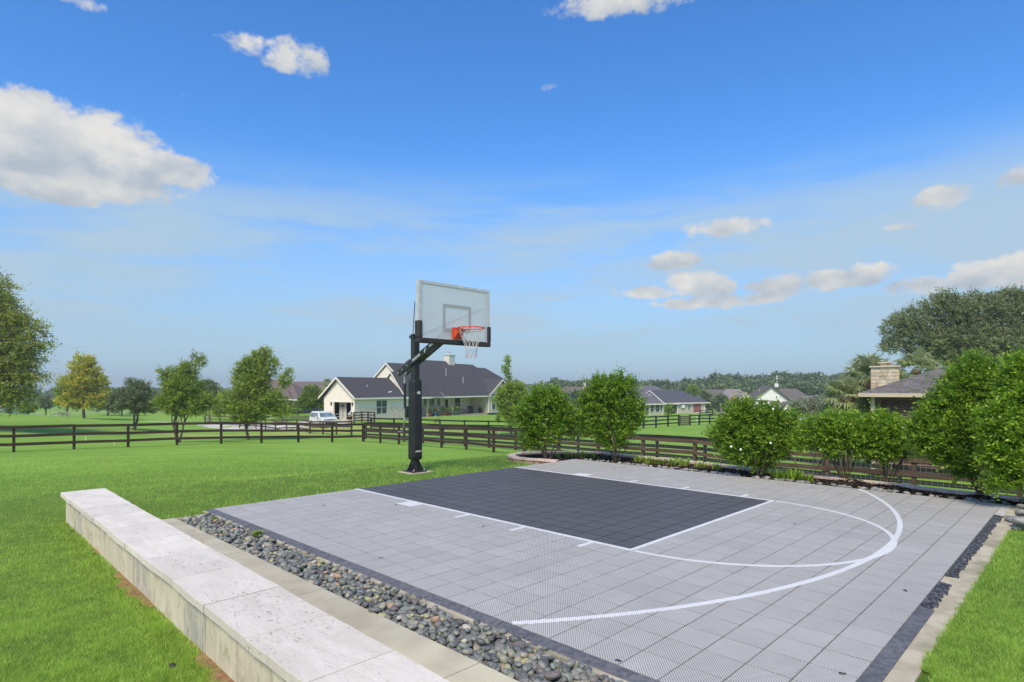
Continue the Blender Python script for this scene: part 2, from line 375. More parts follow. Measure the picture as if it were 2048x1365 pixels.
def build_grass():
    N = 1850000
    az = rng.uniform(-1.12, 1.12, N); lo, hi, k = 2.6, 26.0, 1.35
    u = rng.random(N); y = (lo ** -k + u * (hi ** -k - lo ** -k)) ** (-1 / k); x = y * az
    X, Y = toC(x, y); keep = ~inpad(X, Y) & ~((X > -14.5) & (X < 15) & (Y > 27.2) & (x < 0.5))
    keep &= ~((X < -15) & (Y > -4) & (y < 16))
    fp = C(-.1, -.95); keep &= np.maximum(abs(X + .1), abs(Y + .95)) > .82
    x = x[keep]; y = y[keep]
    cl = np.sin(x * 3.1 + np.sin(y * 2.3) * 2) * np.sin(y * 2.7 + np.sin(x * 1.9) * 2)     # clumpy growth
    cl2 = np.sin(x * .9 + 2 * np.sin(y * .7)) * np.sin(y * 1.1 + x * .3)
    X, Y = toC(x, y)
    bare = (X > 17.2) & (X < 17.78 + (Y - 10) * .02 + .10 * np.sin(Y * 5.3) + .08 * np.sin(Y * 11.0)) & (Y > 4) & (rng.random(len(x)) < .35 + .55 * np.sin(Y * .8 + .5))
    x, y, cl, cl2 = x[~bare], y[~bare], cl[~bare], cl2[~bare]
    n = len(x); cl3 = np.sin(x * 9.7 + 2.0 * np.sin(y * 6.1)) * np.sin(y * 8.3 + 1.5 * np.sin(x * 7.7)); cl4 = np.sin(x * 23 + 3 * np.sin(y * 13.1)) * np.sin(y * 21 + 2.5 * np.sin(x * 17.7)); h = (.013 + .020 * rng.random(n) ** 2.5 + .004 * cl + .005 * cl3 + .004 * cl4) * np.clip(y / 8, 1, 1.6); w = .0044 * np.clip(y / 5.5, 1, 5)
    tint = np.clip(.33 + .10 * cl + .16 * cl2 + .17 * cl3 + .20 * cl4 + rng.normal(0, .24, n) + .22 * np.clip(np.sin(x * .45 + 1.0) * np.sin(y * .8 + .6 * np.sin(x)) , -.4, 1), 0, 1)
    vs = [blades(x, y, h, w, tint, .9)]
    # a few longer weedy tufts
    for _ in range(60):
        yy = rng.uniform(3, 11); xx = yy * rng.uniform(-.85, -.25)
        Xc, Yc = toC(xx, yy)
        if inpad(Xc, Yc): continue
        m = 26; vs.append(blades(xx + rng.normal(0, .03, m), yy + rng.normal(0, .03, m), rng.uniform(.04, .075, m), np.full(m, .004), np.full(m, .8), .9))
    v, f, t = join_np(vs)
    tag(link('lawn_grass', raw_mesh('lawn_grass', v, f, t, [GR])), 'short mown green grass blades of the near lawn', 'grass', kind='stuff')
build_grass()
# ------------------------------------------------------------------ court, slab, edges
CONC = mat('concrete', (.42, .365, .26), (.54, .48, .36), 6, .85, .35, 60, c3=(.30, .27, .18))
CONC_WET = mat('weathered_concrete', (.42, .375, .27), (.52, .475, .355), 2.2, .75, .25, 70, c3=(.62, .57, .40))
def perf_mat(name, colr, hole, pitch=.0195, frac=.33, rough=.6, rand=.05):
    m = bpy.data.materials.new(name); m.use_nodes = True; t = NT(m.node_tree)
    tc = t.n('ShaderNodeTexCoord'); gp = t.n('ShaderNodeNewGeometry')
    vr = t.n('ShaderNodeVectorRotate'); vr.rotation_type = 'Z_AXIS'; vr.inputs['Angle'].default_value = -YAW + R_(4); t.l(gp.outputs['Position'], vr.inputs['Vector'])
    s = t.n('ShaderNodeSeparateXYZ'); t.l(vr.outputs[0], s.inputs[0])
    k = 2 * math.pi / pitch
    a = t.m('SINE', t.m('MULTIPLY', s.outputs[0], k)); b = t.m('SINE', t.m('MULTIPLY', s.outputs[1], k))
    h = t.m('MULTIPLY', a, b); f = t.ss(h, .10, .38)
    wn = t.noise(gp.outputs['Position'], .8, 5, .6); w2 = t.noise(gp.outputs['Position'], 5.0, 5, .65)
    oi = t.n('ShaderNodeObjectInfo'); r = t.m('FRACT', t.m('ADD', oi.outputs['Random'], gp.outputs['Random Per Island']))
    val = t.m('ADD', t.m('ADD', 1 - rand, t.m('MULTIPLY', r, 2 * rand)), t.m('MULTIPLY', t.m('SUBTRACT', t.m('ADD', t.m('MULTIPLY', wn, .6), t.m('MULTIPLY', w2, .4)), .5), .62))
    hs = t.n('ShaderNodeHueSaturation'); t.put(colr + (1,), hs.inputs['Color']); t.l(val, hs.inputs['Value'])
    c = t.mix(f, hs.outputs[0], hole + (1,))
    p = t.n('ShaderNodeBsdfPrincipled'); p.inputs['Roughness'].default_value = rough; p.inputs['Specular IOR Level'].default_value = .3; t.l(c, p.inputs['Base Color'])
    bm = t.n('ShaderNodeBump'); bm.invert = True; bm.inputs['Strength'].default_value = .5; bm.inputs['Distance'].default_value = .004; t.l(f, bm.inputs['Height']); t.l(bm.outputs[0], p.inputs['Normal'])
    o = t.n('ShaderNodeOutputMaterial'); t.l(p.outputs[0], o.inputs[0]); MATS[name] = m; return m
T_L = perf_mat('light_court_tile', (.545, .52, .485), (.15, .145, .135))
T_D = perf_mat('slate_court_tile', (.135, .132, .135), (.022, .023, .026))
LINE = perf_mat('white_line_paint', (.82, .82, .81), (.45, .45, .45), rand=.0)
SEAM = mat('dark_seam_shade', (.21, .205, .195), (.28, .275, .26), 20, .9)  # seam colour of underlay, tile sides and bevels, with joint shade painted in
SEAM_D = mat('black_seam_shade', (.012, .013, .015), (.02, .02, .022), 20, .9)
XS = [-12.315 + i * (6.40 / 8) for i in range(8)] + [-5.915 + i * .845 for i in range(14)] + [5.915 + i * (7.053 / 8) for i in range(9)]
YS = [2.166 + i * (16.754 / 20) for i in range(20)] + [18.92 + i * .86 for i in range(10)]
YS[-1] = 26.66
def build_court():
    root = tag(link('court_slab', MB().box(-12.75 * FT, 13.40 * FT, 2.1 * FT, 27.38 * FT, -.14, -.003).mesh('court_slab', CONC), None, O, YAW), kind='structure')
    cache = {}; items = []
    for i in range(len(XS) - 1):
        for j in range(len(YS) - 1):
            xc, yc = (XS[i] + XS[i + 1]) / 2, (YS[j] + YS[j + 1]) / 2; p = C(xc, yc)
            vis = p.y > .5 and abs(p.x / p.y) < .9 and 1.631 / p.y < .53
            items.append((-(1 / max(p.y, .6) ** 3) if vis else 1 / (p.y + 20), i, j, xc, yc))
    items.sort()
    rest = {0: MB(), 1: MB()}
    for n, (_, i, j, xc, yc) in enumerate(items):
        w, h = (XS[i + 1] - XS[i]) * FT - .0036, (YS[j + 1] - YS[j]) * FT - .0036
        dark = int(abs(xc) < 5.95 and yc < 18.92)
        if n < 300:
            key = (round(w, 4), round(h, 4), dark)
            if key not in cache: 
                a, b = w / 2, h / 2; e = .003
                mb = MB(); mb.add([(-a, -b, 0), (a, -b, 0), (a, b, 0), (-a, b, 0), (-a, -b, .013), (a, -b, .013), (a, b, .013), (-a, b, .013),
                                   (-a + e, -b + e, .016), (a - e, -b + e, .016), (a - e, b - e, .016), (-a + e, b - e, .016)],
                                  [(0, 1, 5, 4), (1, 2, 6, 5), (2, 3, 7, 6), (3, 0, 4, 7), (4, 5, 9, 8), (5, 6, 10, 9), (6, 7, 11, 10), (7, 4, 8, 11), (8, 9, 10, 11)])
                mb.mi = [1] * 8 + [0]; cache[key] = mb.mesh('tile', [[T_L, T_D][dark], [SEAM, SEAM_D][dark]])  # sides and bevels coloured dark, putting the shade of the seams into them
            link('tile', cache[key], root, (xc * FT, yc * FT, random.uniform(-.0006, .0006)))
        else:
            X0, Y0 = xc * FT, yc * FT; a, b = w / 2, h / 2; e = .003; mb = rest[dark]
            mb.add([(X0 - a, Y0 - b, 0), (X0 + a, Y0 - b, 0), (X0 + a, Y0 + b, 0), (X0 - a, Y0 + b, 0),
                    (X0 - a, Y0 - b, .013), (X0 + a, Y0 - b, .013), (X0 + a, Y0 + b, .013), (X0 - a, Y0 + b, .013),
                    (X0 - a + e, Y0 - b + e, .016), (X0 + a - e, Y0 - b + e, .016), (X0 + a - e, Y0 + b - e, .016), (X0 - a + e, Y0 + b - e, .016)],
                   [(0, 1, 5, 4), (1, 2, 6, 5), (2, 3, 7, 6), (3, 0, 4, 7), (4, 5, 9, 8), (5, 6, 10, 9), (6, 7, 11, 10), (7, 4, 8, 11), (8, 9, 10, 11)]); mb.mi[-9:] = [1] * 8 + [0]
    part('light_tile_field', rest[0], [T_L, SEAM], root, kind='stuff'); part('slate_tile_field', rest[1], [T_D, SEAM_D], root, kind='stuff')
    for q in ((-12.31, -5.93, 2.17, 26.655, 0), (5.93, 12.965, 2.17, 26.655, 0), (-5.92, 5.92, 18.93, 26.655, 0), (-5.92, 5.92, 2.17, 18.92, 1)):
        part('underlay', MB().box(q[0] * FT, q[1] * FT, q[2] * FT, q[3] * FT, -.003, .001), [SEAM, SEAM_D][q[4]], root)
    # painted lines, thin sheets just above the tiles
    z0, z1 = .0165, .0192; hw = .083
    def rect(x0, x1, y0, y1, lab=None, nm='court_line'): part(nm, MB().box(x0 * FT, x1 * FT, y0 * FT, y1 * FT, z0, z1), LINE, root, label=lab)
    rect(5.915 - hw, 5.915 + hw, 2.17, 19.0 - 2 * hw - .002, 'near lane line'); rect(-5.915 - hw, -5.915 + hw, 2.17, 19.0 - 2 * hw - .002, 'far lane line')
    rect(-5.915 - hw, 5.915 + hw, 19.0 - 2 * hw, 19.0, 'free throw line')
    for s in (1, -1):
        def r2(a, b, y0, y1, nm): rect(min(s * a, s * b), max(s * a, s * b), y0, y1, None, nm)
        e = 5.915 + hw + .002
        r2(e, 6.72, 6.95, 8.0, 'lane_block')
        for y in (11.0, 14.17, 17.33): r2(e, 6.75, y, y + .17, 'lane_hash')
    def arc(cx, cy, r, a0, a1, n, w, lab, z=(z0, z1)):
        mb = MB(); b0 = []
        for i in range(n + 1):
            a = a0 + (a1 - a0) * i / n; ca, sa = math.cos(a), math.sin(a)
            for rr in (r - w, r + w):
                for zz in z: mb.v.append(((cx + rr * ca) * FT, (cy + rr * sa) * FT, zz))
        for i in range(n):
            q = i * 4; mb.f += [(q + 1, q + 3, q + 7, q + 5), (q, q + 1, q + 5, q + 4), (q + 3, q + 2, q + 6, q + 7)]; mb.mi += [0, 0, 0]
        part('court_line', mb, LINE, root, label=lab)
    arc(0, 19.0, 5.915, .012, math.pi - .012, 64, hw, 'curved line above the free throw line', (z0, z1 - .0012))
    cc, rr = 3.542, 21.226
    a0 = math.acos(12.93 / rr); a1 = math.pi - math.acos(12.28 / rr)
    arc(0, cc, rr, a0, a1, 110, hw * 1.05, 'long curved three point line')
    # bevelled border pieces
    EDG = mat('dark_edge_strip', (.10, .10, .115), (.16, .16, .17), 30, .65, .3, 90, rand=.1)
    EDG2 = mat('worn_edge_strip', (.035, .037, .045), (.21, .21, .22), 55, .8, .8, 60, rand=.12, contrast=(.5, .62))
    WHT = mat('broken_white_mortar', (.55, .54, .52), (.40, .39, .37), 14, .9, .8, 40)
    p = .857
    k = 0; y = 2.166
    while y < 26.6:
        y1 = min(y + p, 26.66); a, b = y * FT + .002, y1 * FT - .002
        part('edge_piece', MB().add([(12.975 * FT, a, -.003), (13.27 * FT, a, -.003), (13.27 * FT, b, -.003), (12.975 * FT, b, -.003), (12.975 * FT, a, .016), (13.25 * FT, a, .003), (13.25 * FT, b, .003), (12.975 * FT, b, .016)],
             [(0, 3, 2, 1), (4, 5, 6, 7), (0, 1, 5, 4), (1, 2, 6, 5), (2, 3, 7, 6), (3, 0, 4, 7)]), EDG, root); y = y1
    x = 12.97; i = 0
    while x > -12.2:
        x1 = max(x - p, -12.3); xm = (x + x1) / 2; x0 = x
        x = x1; i += 1
        if 2.05 < xm < 2.95: continue
        a, b = x1 * FT + .002, x0 * FT - .002; mt = EDG if xm > 5.3 else (EDG2 if xm > -9.6 else WHT)
        ww = 26.97 if mt is not WHT else 26.95 + random.uniform(-.1, .12); nn = 5 if mt is not EDG else 1
        mb = MB()
        for q in range(nn):   # ragged outer edge on the worn pieces
            u0, u1 = a + (b - a) * q / nn, a + (b - a) * (q + 1) / nn; yo = (ww + (random.uniform(-.07, .02) if nn > 1 else 0)) * FT; zt = .004 if nn == 1 else random.uniform(.003, .008)
            mb.add([(u0, 26.67 * FT, -.003), (u1, 26.67 * FT, -.003), (u1, yo, -.003), (u0, yo, -.003), (u0, 26.67 * FT, .016), (u1, 26.67 * FT, .016), (u1, yo, zt), (u0, yo, zt)],
                   [(0, 3, 2, 1), (4, 5, 6, 7), (0, 1, 5, 4), (1, 2, 6, 5), (2, 3, 7, 6), (3, 0, 4, 7)])
        part('edge_piece', mb, mt, root)
    return root
COURT = build_court()
def fallen_leaves():
    m = mat('dead_leaf', (.025, .014, .008), (.06, .035, .02), 30, .8)
    me = MB().add([(-.022, 0, .004), (-.006, -.012, .001), (.014, -.007, .006), (.026, .002, .002), (.01, .012, .008), (-.008, .01, .003)], [(0, 1, 2, 4, 5), (2, 3, 4)]).mesh('fallen_leaf', m)
    LL = {(648, 1012): 'grey tiles far left near the pebbles', (792, 1011): 'tiles left of the near lane block', (762, 1116): 'tiles by the border above the pebbles', (967, 1053): 'tiles between two near lane hashes',
          (1589, 1048): 'tiles inside the free throw semicircle', (1811, 1182): 'tiles right of the merging arcs', (1686, 1348): 'tiles near the bottom right border', (1237, 1322): 'tiles under the near three point line', (973, 1002): 'slate tiles of the lane', (1228, 939): 'tiles beyond the far lane block'}
    for (u, v) in [(648, 1012), (792, 1011), (762, 1116), (967, 1053), (1589, 1048), (1811, 1182), (1686, 1348), (1237, 1322), (973, 1002), (1228, 939)]:
        y = (1.631 - .02) * 1199.9 / (v - 774.4); x = (u - 1024) / 1199.9 * y
        o = link('fallen_leaf', me, None, (x, y, .0205), random.uniform(0, 6)); o.scale = (1.0, 1.0, 1.3)
        tag(o, 'small dark dead leaf lying on the ' + LL[(u, v)], 'leaf', 'dead leaves scattered on the court')
fallen_leaves()

# ------------------------------------------------------------------ seat wall, curb, pebble bed
TRAV = mat('travertine', (.66, .60, .56), (.80, .76, .73), 3.0, .75, .25, 45, stretch=(1, 3.0, 1), c3=(.62, .54, .47), rand=.05)
def pit_travertine():
    m = bpy.data.materials.new('pitted_travertine'); m.use_nodes = True; t = NT(m.node_tree)
    tc = t.n('ShaderNodeTexCoord'); mp = t.n('ShaderNodeMapping'); mp.inputs['Scale'].default_value = (3.2, 1.0, 1); t.l(tc.outputs['Object'], mp.inputs[0]); v = mp.outputs[0]
    oi = t.n('ShaderNodeObjectInfo'); lc = t.n('ShaderNodeVectorMath'); lc.operation = 'ADD'; t.l(v, lc.inputs[0])
    cb = t.n('ShaderNodeCombineXYZ'); t.l(t.m('MULTIPLY', oi.outputs['Random'], 37), cb.inputs[0]); t.l(t.m('MULTIPLY', oi.outputs['Random'], 17), cb.inputs[1]); t.l(cb.outputs[0], lc.inputs[1]); v = lc.outputs[0]
    n1 = t.noise(v, 1.6, 6, .6, .4); n2 = t.noise(v, 9, 6, .7, .8); n3 = t.noise(v, 17, 6, .8, .7)
    c = t.mix(t.ss(n1, .30, .70), (.66, .59, .50, 1), (.77, .705, .61, 1))
    c = t.mix(t.m('MULTIPLY', t.ss(n2, .5, .75), .38), c, (.62, .53, .44, 1))
    c = t.mix(t.m('MULTIPLY', t.ss(t.noise(v, 4.2, 4, .6), .52, .7), .5), c, (.80, .745, .66, 1))
    pm = t.ss(t.noise(v, .9, 3), .42, .62); pits = t.m('MULTIPLY', t.ss(n3, .575, .645), t.m('ADD', .2, pm, clamp=True))
    c = t.mix(t.m('MULTIPLY', pits, .8), c, (.24, .19, .14, 1))
    hs = t.n('ShaderNodeHueSaturation'); t.l(c, hs.inputs['Color']); t.l(t.m('ADD', .93, t.m('MULTIPLY', oi.outputs['Random'], .12)), hs.inputs['Value'])
    p = t.n('ShaderNodeBsdfPrincipled'); p.inputs['Roughness'].default_value = .7; t.l(hs.outputs[0], p.inputs['Base Color'])
    b = t.n('ShaderNodeBump'); b.inputs['Strength'].default_value = .6; b.inputs['Distance'].default_value = .006; t.l(t.m('SUBTRACT', t.m('MULTIPLY', n2, .5), pits), b.inputs['Height']); t.l(b.outputs[0], p.inputs['Normal'])
    o = t.n('ShaderNodeOutputMaterial'); t.l(p.outputs[0], o.inputs[0]); return m
TRAVP = pit_travertine()
def wall_face_mat(name, c1, c2, stain, amt):
    m = bpy.data.materials.new(name); m.use_nodes = True; t = NT(m.node_tree)
    tc = t.n('ShaderNodeTexCoord'); mp = t.n('ShaderNodeMapping'); mp.inputs['Scale'].default_value = (1.6, 1.6, .9); t.l(tc.outputs['Object'], mp.inputs[0]); v = mp.outputs[0]
    n1 = t.noise(v, 3.0, 6, .65, .6); n2 = t.noise(v, 9, 6, .7, .5)
    c = t.mix(t.ss(n1, .35, .65), c1 + (1,), c2 + (1,)); c = t.mix(t.m('MULTIPLY', t.ss(n2, .5, .72), amt), c, stain + (1,))
    mo = t.noise(tc.outputs['Object'], 5, 5, .7); c = t.mix(t.m('MULTIPLY', t.ss(mo, .55, .75), .55), c, (.24, .27, .09, 1))
    p = t.n('ShaderNodeBsdfPrincipled'); p.inputs['Roughness'].default_value = .85; t.l(c, p.inputs['Base Color'])
    b = t.n('ShaderNodeBump'); b.inputs['Strength'].default_value = .4; b.inputs['Distance'].default_value = .008; t.l(n2, b.inputs['Height']); t.l(b.outputs[0], p.inputs['Normal'])
    o = t.n('ShaderNodeOutputMaterial'); t.l(p.outputs[0], o.inputs[0]); return m
FACE1 = wall_face_mat('cream_stone_face', (.55, .49, .36), (.68, .61, .48), (.33, .30, .20), .8)
FACE2 = wall_face_mat('grey_stone_face', (.42, .40, .34), (.60, .54, .43), (.22, .22, .19), .95)
FACE3 = wall_face_mat('buff_stone_face', (.56, .49, .37), (.66, .59, .46), (.32, .28, .20), .8)
MOSS = mat('mossy_mortar', (.13, .14, .05), (.22, .19, .11), 25, .95, .5)
def build_wall():
    # outer face swings slightly outwards, as photographed; geometry in court feet
    root = thing('seat_wall', 'low pale seat wall with travertine caps beside the pebble strip', 'wall', O, YAW)
    xo = lambda Y: 17.45 + (Y + 3.4) * .0235; xi = lambda Y: 15.80 + (Y + 3.8) * .0205
    zc0, zc1 = .125, .183
    ys = [-3.62 + i * 2.43 for i in range(16)]
    for k in range(len(ys) - 1):
        a, b = ys[k] + .02, ys[k + 1] - .02; dz = random.uniform(-.0025, .0025)
        e = lambda: random.uniform(-.02, .02)
        q = [(xi(a) + e(), a), (xo(a) + e(), a), (xo(b) + e(), b), (xi(b) + e(), b)]
        n = 5; mb = MB()   # slightly uneven outline of each slab
        top = []
        for s in range(4):
            p0, p1 = q[s], q[(s + 1) % 4]
            for t in range(n):
                f = t / n; j = .012 if 0 < t else 0
                top.append((p0[0] + (p1[0] - p0[0]) * f + random.uniform(-j, j), p0[1] + (p1[1] - p0[1]) * f + (random.uniform(-j, j) if s in (1, 3) else random.uniform(-j, j) * .25)))
        if k == 7:  # broken corner of one slab
            pass
        N = len(top); vs = [(x * FT, y * FT, zc0 + dz) for x, y in top] + [(x * FT, y * FT, zc1 - .003 + dz) for x, y in top]
        cx = sum(x for x, y in top) / N; cyy = sum(y for x, y in top) / N
        vs += [((x + (cx - x) * .006) * FT, (y + (cyy - y) * .006) * FT, zc1 + dz) for x, y in top]
        fs = [tuple(range(N))[::-1], tuple(2 * N + i for i in range(N))] + [(i, (i + 1) % N, N + (i + 1) % N, N + i) for i in range(N)] + [(N + i, N + (i + 1) % N, 2 * N + (i + 1) % N, 2 * N + i) for i in range(N)]
        part('capstone', MB().add(vs, fs), TRAVP, root)
    # facing panels of uneven length under the caps
    y = -3.3; k = 0
    pal = [FACE1, FACE2, FACE3, FACE1, FACE3, FACE1, FACE2, FACE1, FACE1, FACE2, FACE1, FACE3, FACE1, FACE2, FACE1]
    while y < 30:
        L = random.choice([1.55, 1.9, 2.2]) ; y1 = y + L; a, b = y + .006, y1 - .006; o = .14 + random.uniform(-.008, .01)
        mb = MB(); vs = []
        for (yy) in (a, b):
            for x in (xo(yy) - o, xo(yy) - o - .12): 
                for z in (-.42, zc0 - .004 - random.uniform(0, .003)): vs.append((x * FT, yy * FT, z))
        mb.add(vs, [(0, 1, 5, 4), (2, 6, 7, 3), (0, 2, 3, 1), (4, 5, 7, 6), (1, 3, 7, 5), (0, 4, 6, 2)])
        part('facing_panel', mb, pal[k % len(pal)], root); y = y1; k += 1
    part('end_panel', MB().box((xi(-3.3) + .12) * FT, (xo(-3.3) - .15) * FT, -3.40 * FT, -3.31 * FT, -.42, zc0 - .004), FACE1, root)
    mb = MB(); a, b = -3.29, 31
    mb.add([((xi(a) + .12) * FT, a * FT, -.4), ((xo(a) - .28) * FT, a * FT, -.4), ((xo(b) - .28) * FT, b * FT, -.4), ((xi(b) + .12) * FT, b * FT, -.4),
            ((xi(a) + .12) * FT, a * FT, zc0 - .001), ((xo(a) - .28) * FT, a * FT, zc0 - .001), ((xo(b) - .28) * FT, b * FT, zc0 - .001), ((xi(b) + .12) * FT, b * FT, zc0 - .001)],
           [(0, 3, 2, 1), (4, 5, 6, 7), (0, 1, 5, 4), (1, 2, 6, 5), (2, 3, 7, 6), (3, 0, 4, 7)])
    part('core', mb, MOSS, root)
    # concrete curb between wall and pebbles
    curb = tag(link('curb', MB().box(14.72 * FT, 16.3 * FT, 2.80 * FT, 31 * FT, -.2, -.052).mesh('curb', CONC_WET), None, O, YAW), kind='structure')
    yy = [2.78, 9.9, 15.1, 21.2, 31]
    for k in range(4):
        a, b = yy[k] + .012, yy[k + 1] - .012
        part('curb_section', MB().add([(14.66 * FT, a * FT, -.05), (16.5 * FT, a * FT, -.05), (16.5 * FT, b * FT, -.05), (14.66 * FT, b * FT, -.05), (14.68 * FT, a * FT, .002), (16.5 * FT, a * FT, .006), (16.5 * FT, b * FT, .006), (14.68 * FT, b * FT, .002)],
             [(0, 3, 2, 1), (4, 5, 6, 7), (0, 1, 5, 4), (1, 2, 6, 5), (2, 3, 7, 6), (3, 0, 4, 7)]), CONC_WET, curb)
    part('curb_end', MB().box(13.3 * FT, 14.64 * FT, 2.80 * FT, 3.02 * FT, -.1, -.002), CONC, curb)
build_wall()

ICO = None
def ico_np():
    import bmesh
    bm = bmesh.new(); bmesh.ops.create_icosphere(bm, subdivisions=2, radius=1); bm.verts.ensure_lookup_table()
    v = np.array([q.co[:] for q in bm.verts]); f = np.array([[q.index for q in fc.verts] for fc in bm.faces]); bm.free(); return v, f
IV, IF = ico_np()
def ico1():
    import bmesh
    bm = bmesh.new(); bmesh.ops.create_icosphere(bm, subdivisions=1, radius=1)
    v = np.array([q.co[:] for q in bm.verts]); f = np.array([[q.index for q in fc.verts] for fc in bm.faces]); bm.free(); return v, f
IV1, IF1 = ico1()
def pebble_mat():
    m = bpy.data.materials.new('river_pebble'); m.use_nodes = True; t = NT(m.node_tree)
    oi = t.n('ShaderNodeObjectInfo'); ge = t.n('ShaderNodeNewGeometry'); tc = t.n('ShaderNodeTexCoord')
    r = t.m('FRACT', t.m('ADD', t.m('MULTIPLY', oi.outputs['Random'], 7.13), ge.outputs['Random Per Island']))
    cr = t.n('ShaderNodeValToRGB'); cr.color_ramp.interpolation = 'CONSTANT'; e = cr.color_ramp.elements
    cols = [(0, (0.102, 0.107, 0.103)), (.18, (0.192, 0.196, 0.178)), (.34, (0.132, 0.148, 0.126)), (.46, (0.252, 0.249, 0.211)), (.56, (0.078, 0.084, 0.086)), (.68, (0.264, 0.267, 0.189)), (.77, (0.336, 0.303, 0.217)), (.82, (0.144, 0.119, 0.114)), (.88, (0.204, 0.238, 0.206)), (.93, (0.384, 0.380, 0.172)), (.965, (0.408, 0.262, 0.160)), (.987, (0.504, 0.452, 0.378))]
    e[0].position = 0; e[0].color = cols[0][1] + (1,); e[1].position = cols[1][0]; e[1].color = cols[1][1] + (1,)
    for p_, c_ in cols[2:]:
        q = e.new(p_); q.color = c_ + (1,)
    t.l(r, cr.inputs[0]); v = tc.outputs['Object']; gp = ge.outputs['Position']
    n = t.noise(gp, 90, 5, .7, .6); n2 = t.noise(gp, 30, 4, .6, 1.0)
    c = t.mix(t.m('MULTIPLY', t.ss(n, .47, .64), .5), cr.outputs[0], (.40, .40, .35, 1)); c = t.mix(t.m('MULTIPLY', t.ss(n2, .5, .7), .45), c, (.06, .06, .07, 1))
    p = t.n('ShaderNodeBsdfPrincipled'); p.inputs['Roughness'].default_value = .5; p.inputs['Specular IOR Level'].default_value = .4; t.l(c, p.inputs['Base Color'])
    b = t.n('ShaderNodeBump'); b.inputs['Strength'].default_value = .25; b.inputs['Distance'].default_value = .004; t.l(n, b.inputs['Height']); t.l(b.outputs[0], p.inputs['Normal'])
    o = t.n('ShaderNodeOutputMaterial'); t.l(p.outputs[0], o.inputs[0]); return m
PEB = pebble_mat()
SOIL = mat('dark_soil', (.035, .028, .02), (.075, .06, .045), 30, .95, .8, 60)
def pebbles():
    root = tag(link('pebble_bed', MB().box(13.3 * FT, 14.65 * FT, 3.03 * FT, 31 * FT, -.2, -.105).mesh('pebble_bed', SOIL), None, O, YAW), kind='structure')
    pts = []   # dart throwing on a grid for several layers
    cell = .026; grid = {}
    x0, x1, y0, y1 = 13.34 * FT, 14.62 * FT, 3.06 * FT, 30 * FT
    def trial(n, rl, rh, z, sp):
        g = {}
        for _ in range(n):
            x = random.uniform(x0, x1); y = random.uniform(y0, y1); r = random.uniform(rl, rh)
            if random.random() < .16: r *= 1.3
            ok = True; gx_, gy_ = int(x / .05), int(y / .05)
            for a in (-2, -1, 0, 1, 2):
                for b in (-2, -1, 0, 1, 2):
                    for (xx, yy, rr) in g.get((gx_ + a, gy_ + b), ()):
                        if (xx - x) ** 2 + (yy - y) ** 2 < ((rr + r) * sp) ** 2: ok = False; break
                    if not ok: break
                if not ok: break
            if ok: g.setdefault((gx_, gy_), []).append((x, y, r)); pts.append((x, y, z + random.uniform(-.008, .012), r))
    trial(9000, .024, .036, -.062, .80); trial(15000, .021, .036, -.028, .76); trial(1500, .018, .030, .0, 1.4)
    P = np.array(pts); n = len(P)
    W = np.array([C(px / FT, py / FT)[:2] for px, py, _, _ in pts]); W = W[:, :2]
    size = np.where((W[:, 1] > 1.9) & (P[:, 2] > -.045), P[:, 3] / W[:, 1], 0); size = np.where(abs(W[:, 0] / W[:, 1]) < .87, size, 0) * ((1.631 / np.maximum(W[:, 1], .1)) < .51)
    order = np.argsort(-size); top = set(order[:300].tolist())
    variants = []
    for k in range(10):
        v = IV * np.array([1.25 + .25 * random.random(), .92 + .1 * random.random(), .62 + .2 * random.random()])
        v = v * (1 + .07 * np.sin(v @ rng.normal(0, 2.2, 3) + k))[:, None]
        variants.append((v, raw_mesh('pebble', v, IF, None, [PEB], True)))
    for i in top:
        x, y, z, r = pts[i]; o = link('pebble', random.choice(variants)[1], root, (x, y, z)); o.scale = (r,) * 3
        o.rotation_euler = (random.uniform(-.5, .5), random.uniform(-.5, .5), random.uniform(0, 6.28))
    # the rest as one mesh
    rest = [i for i in range(n) if i not in top]; vs = []; fs = []; b = 0
    for i in rest:
        x, y, z, r = pts[i]; far = W[i, 1] > 6.5; base, ff = (IV1, IF1) if far else (IV, IF)
        a, t1, t2 = random.uniform(0, 6.28), random.uniform(-.5, .5), random.uniform(-.5, .5)
        Mx = np.array(Matrix.Rotation(a, 3, 'Z') @ Matrix.Rotation(t1, 3, 'X') @ Matrix.Rotation(t2, 3, 'Y'))
        v = (base * np.array([1.3, .97, .70]) * r * (1.08 if far else 1)) @ Mx.T + np.array([x, y, z]); vs.append(v); fs.append(ff + b); b += len(v)
    o = link('pebble_mass', raw_mesh('pebble_mass', np.concatenate(vs), np.concatenate(fs), None, [PEB], True), root); o['kind'] = 'stuff'
pebbles()
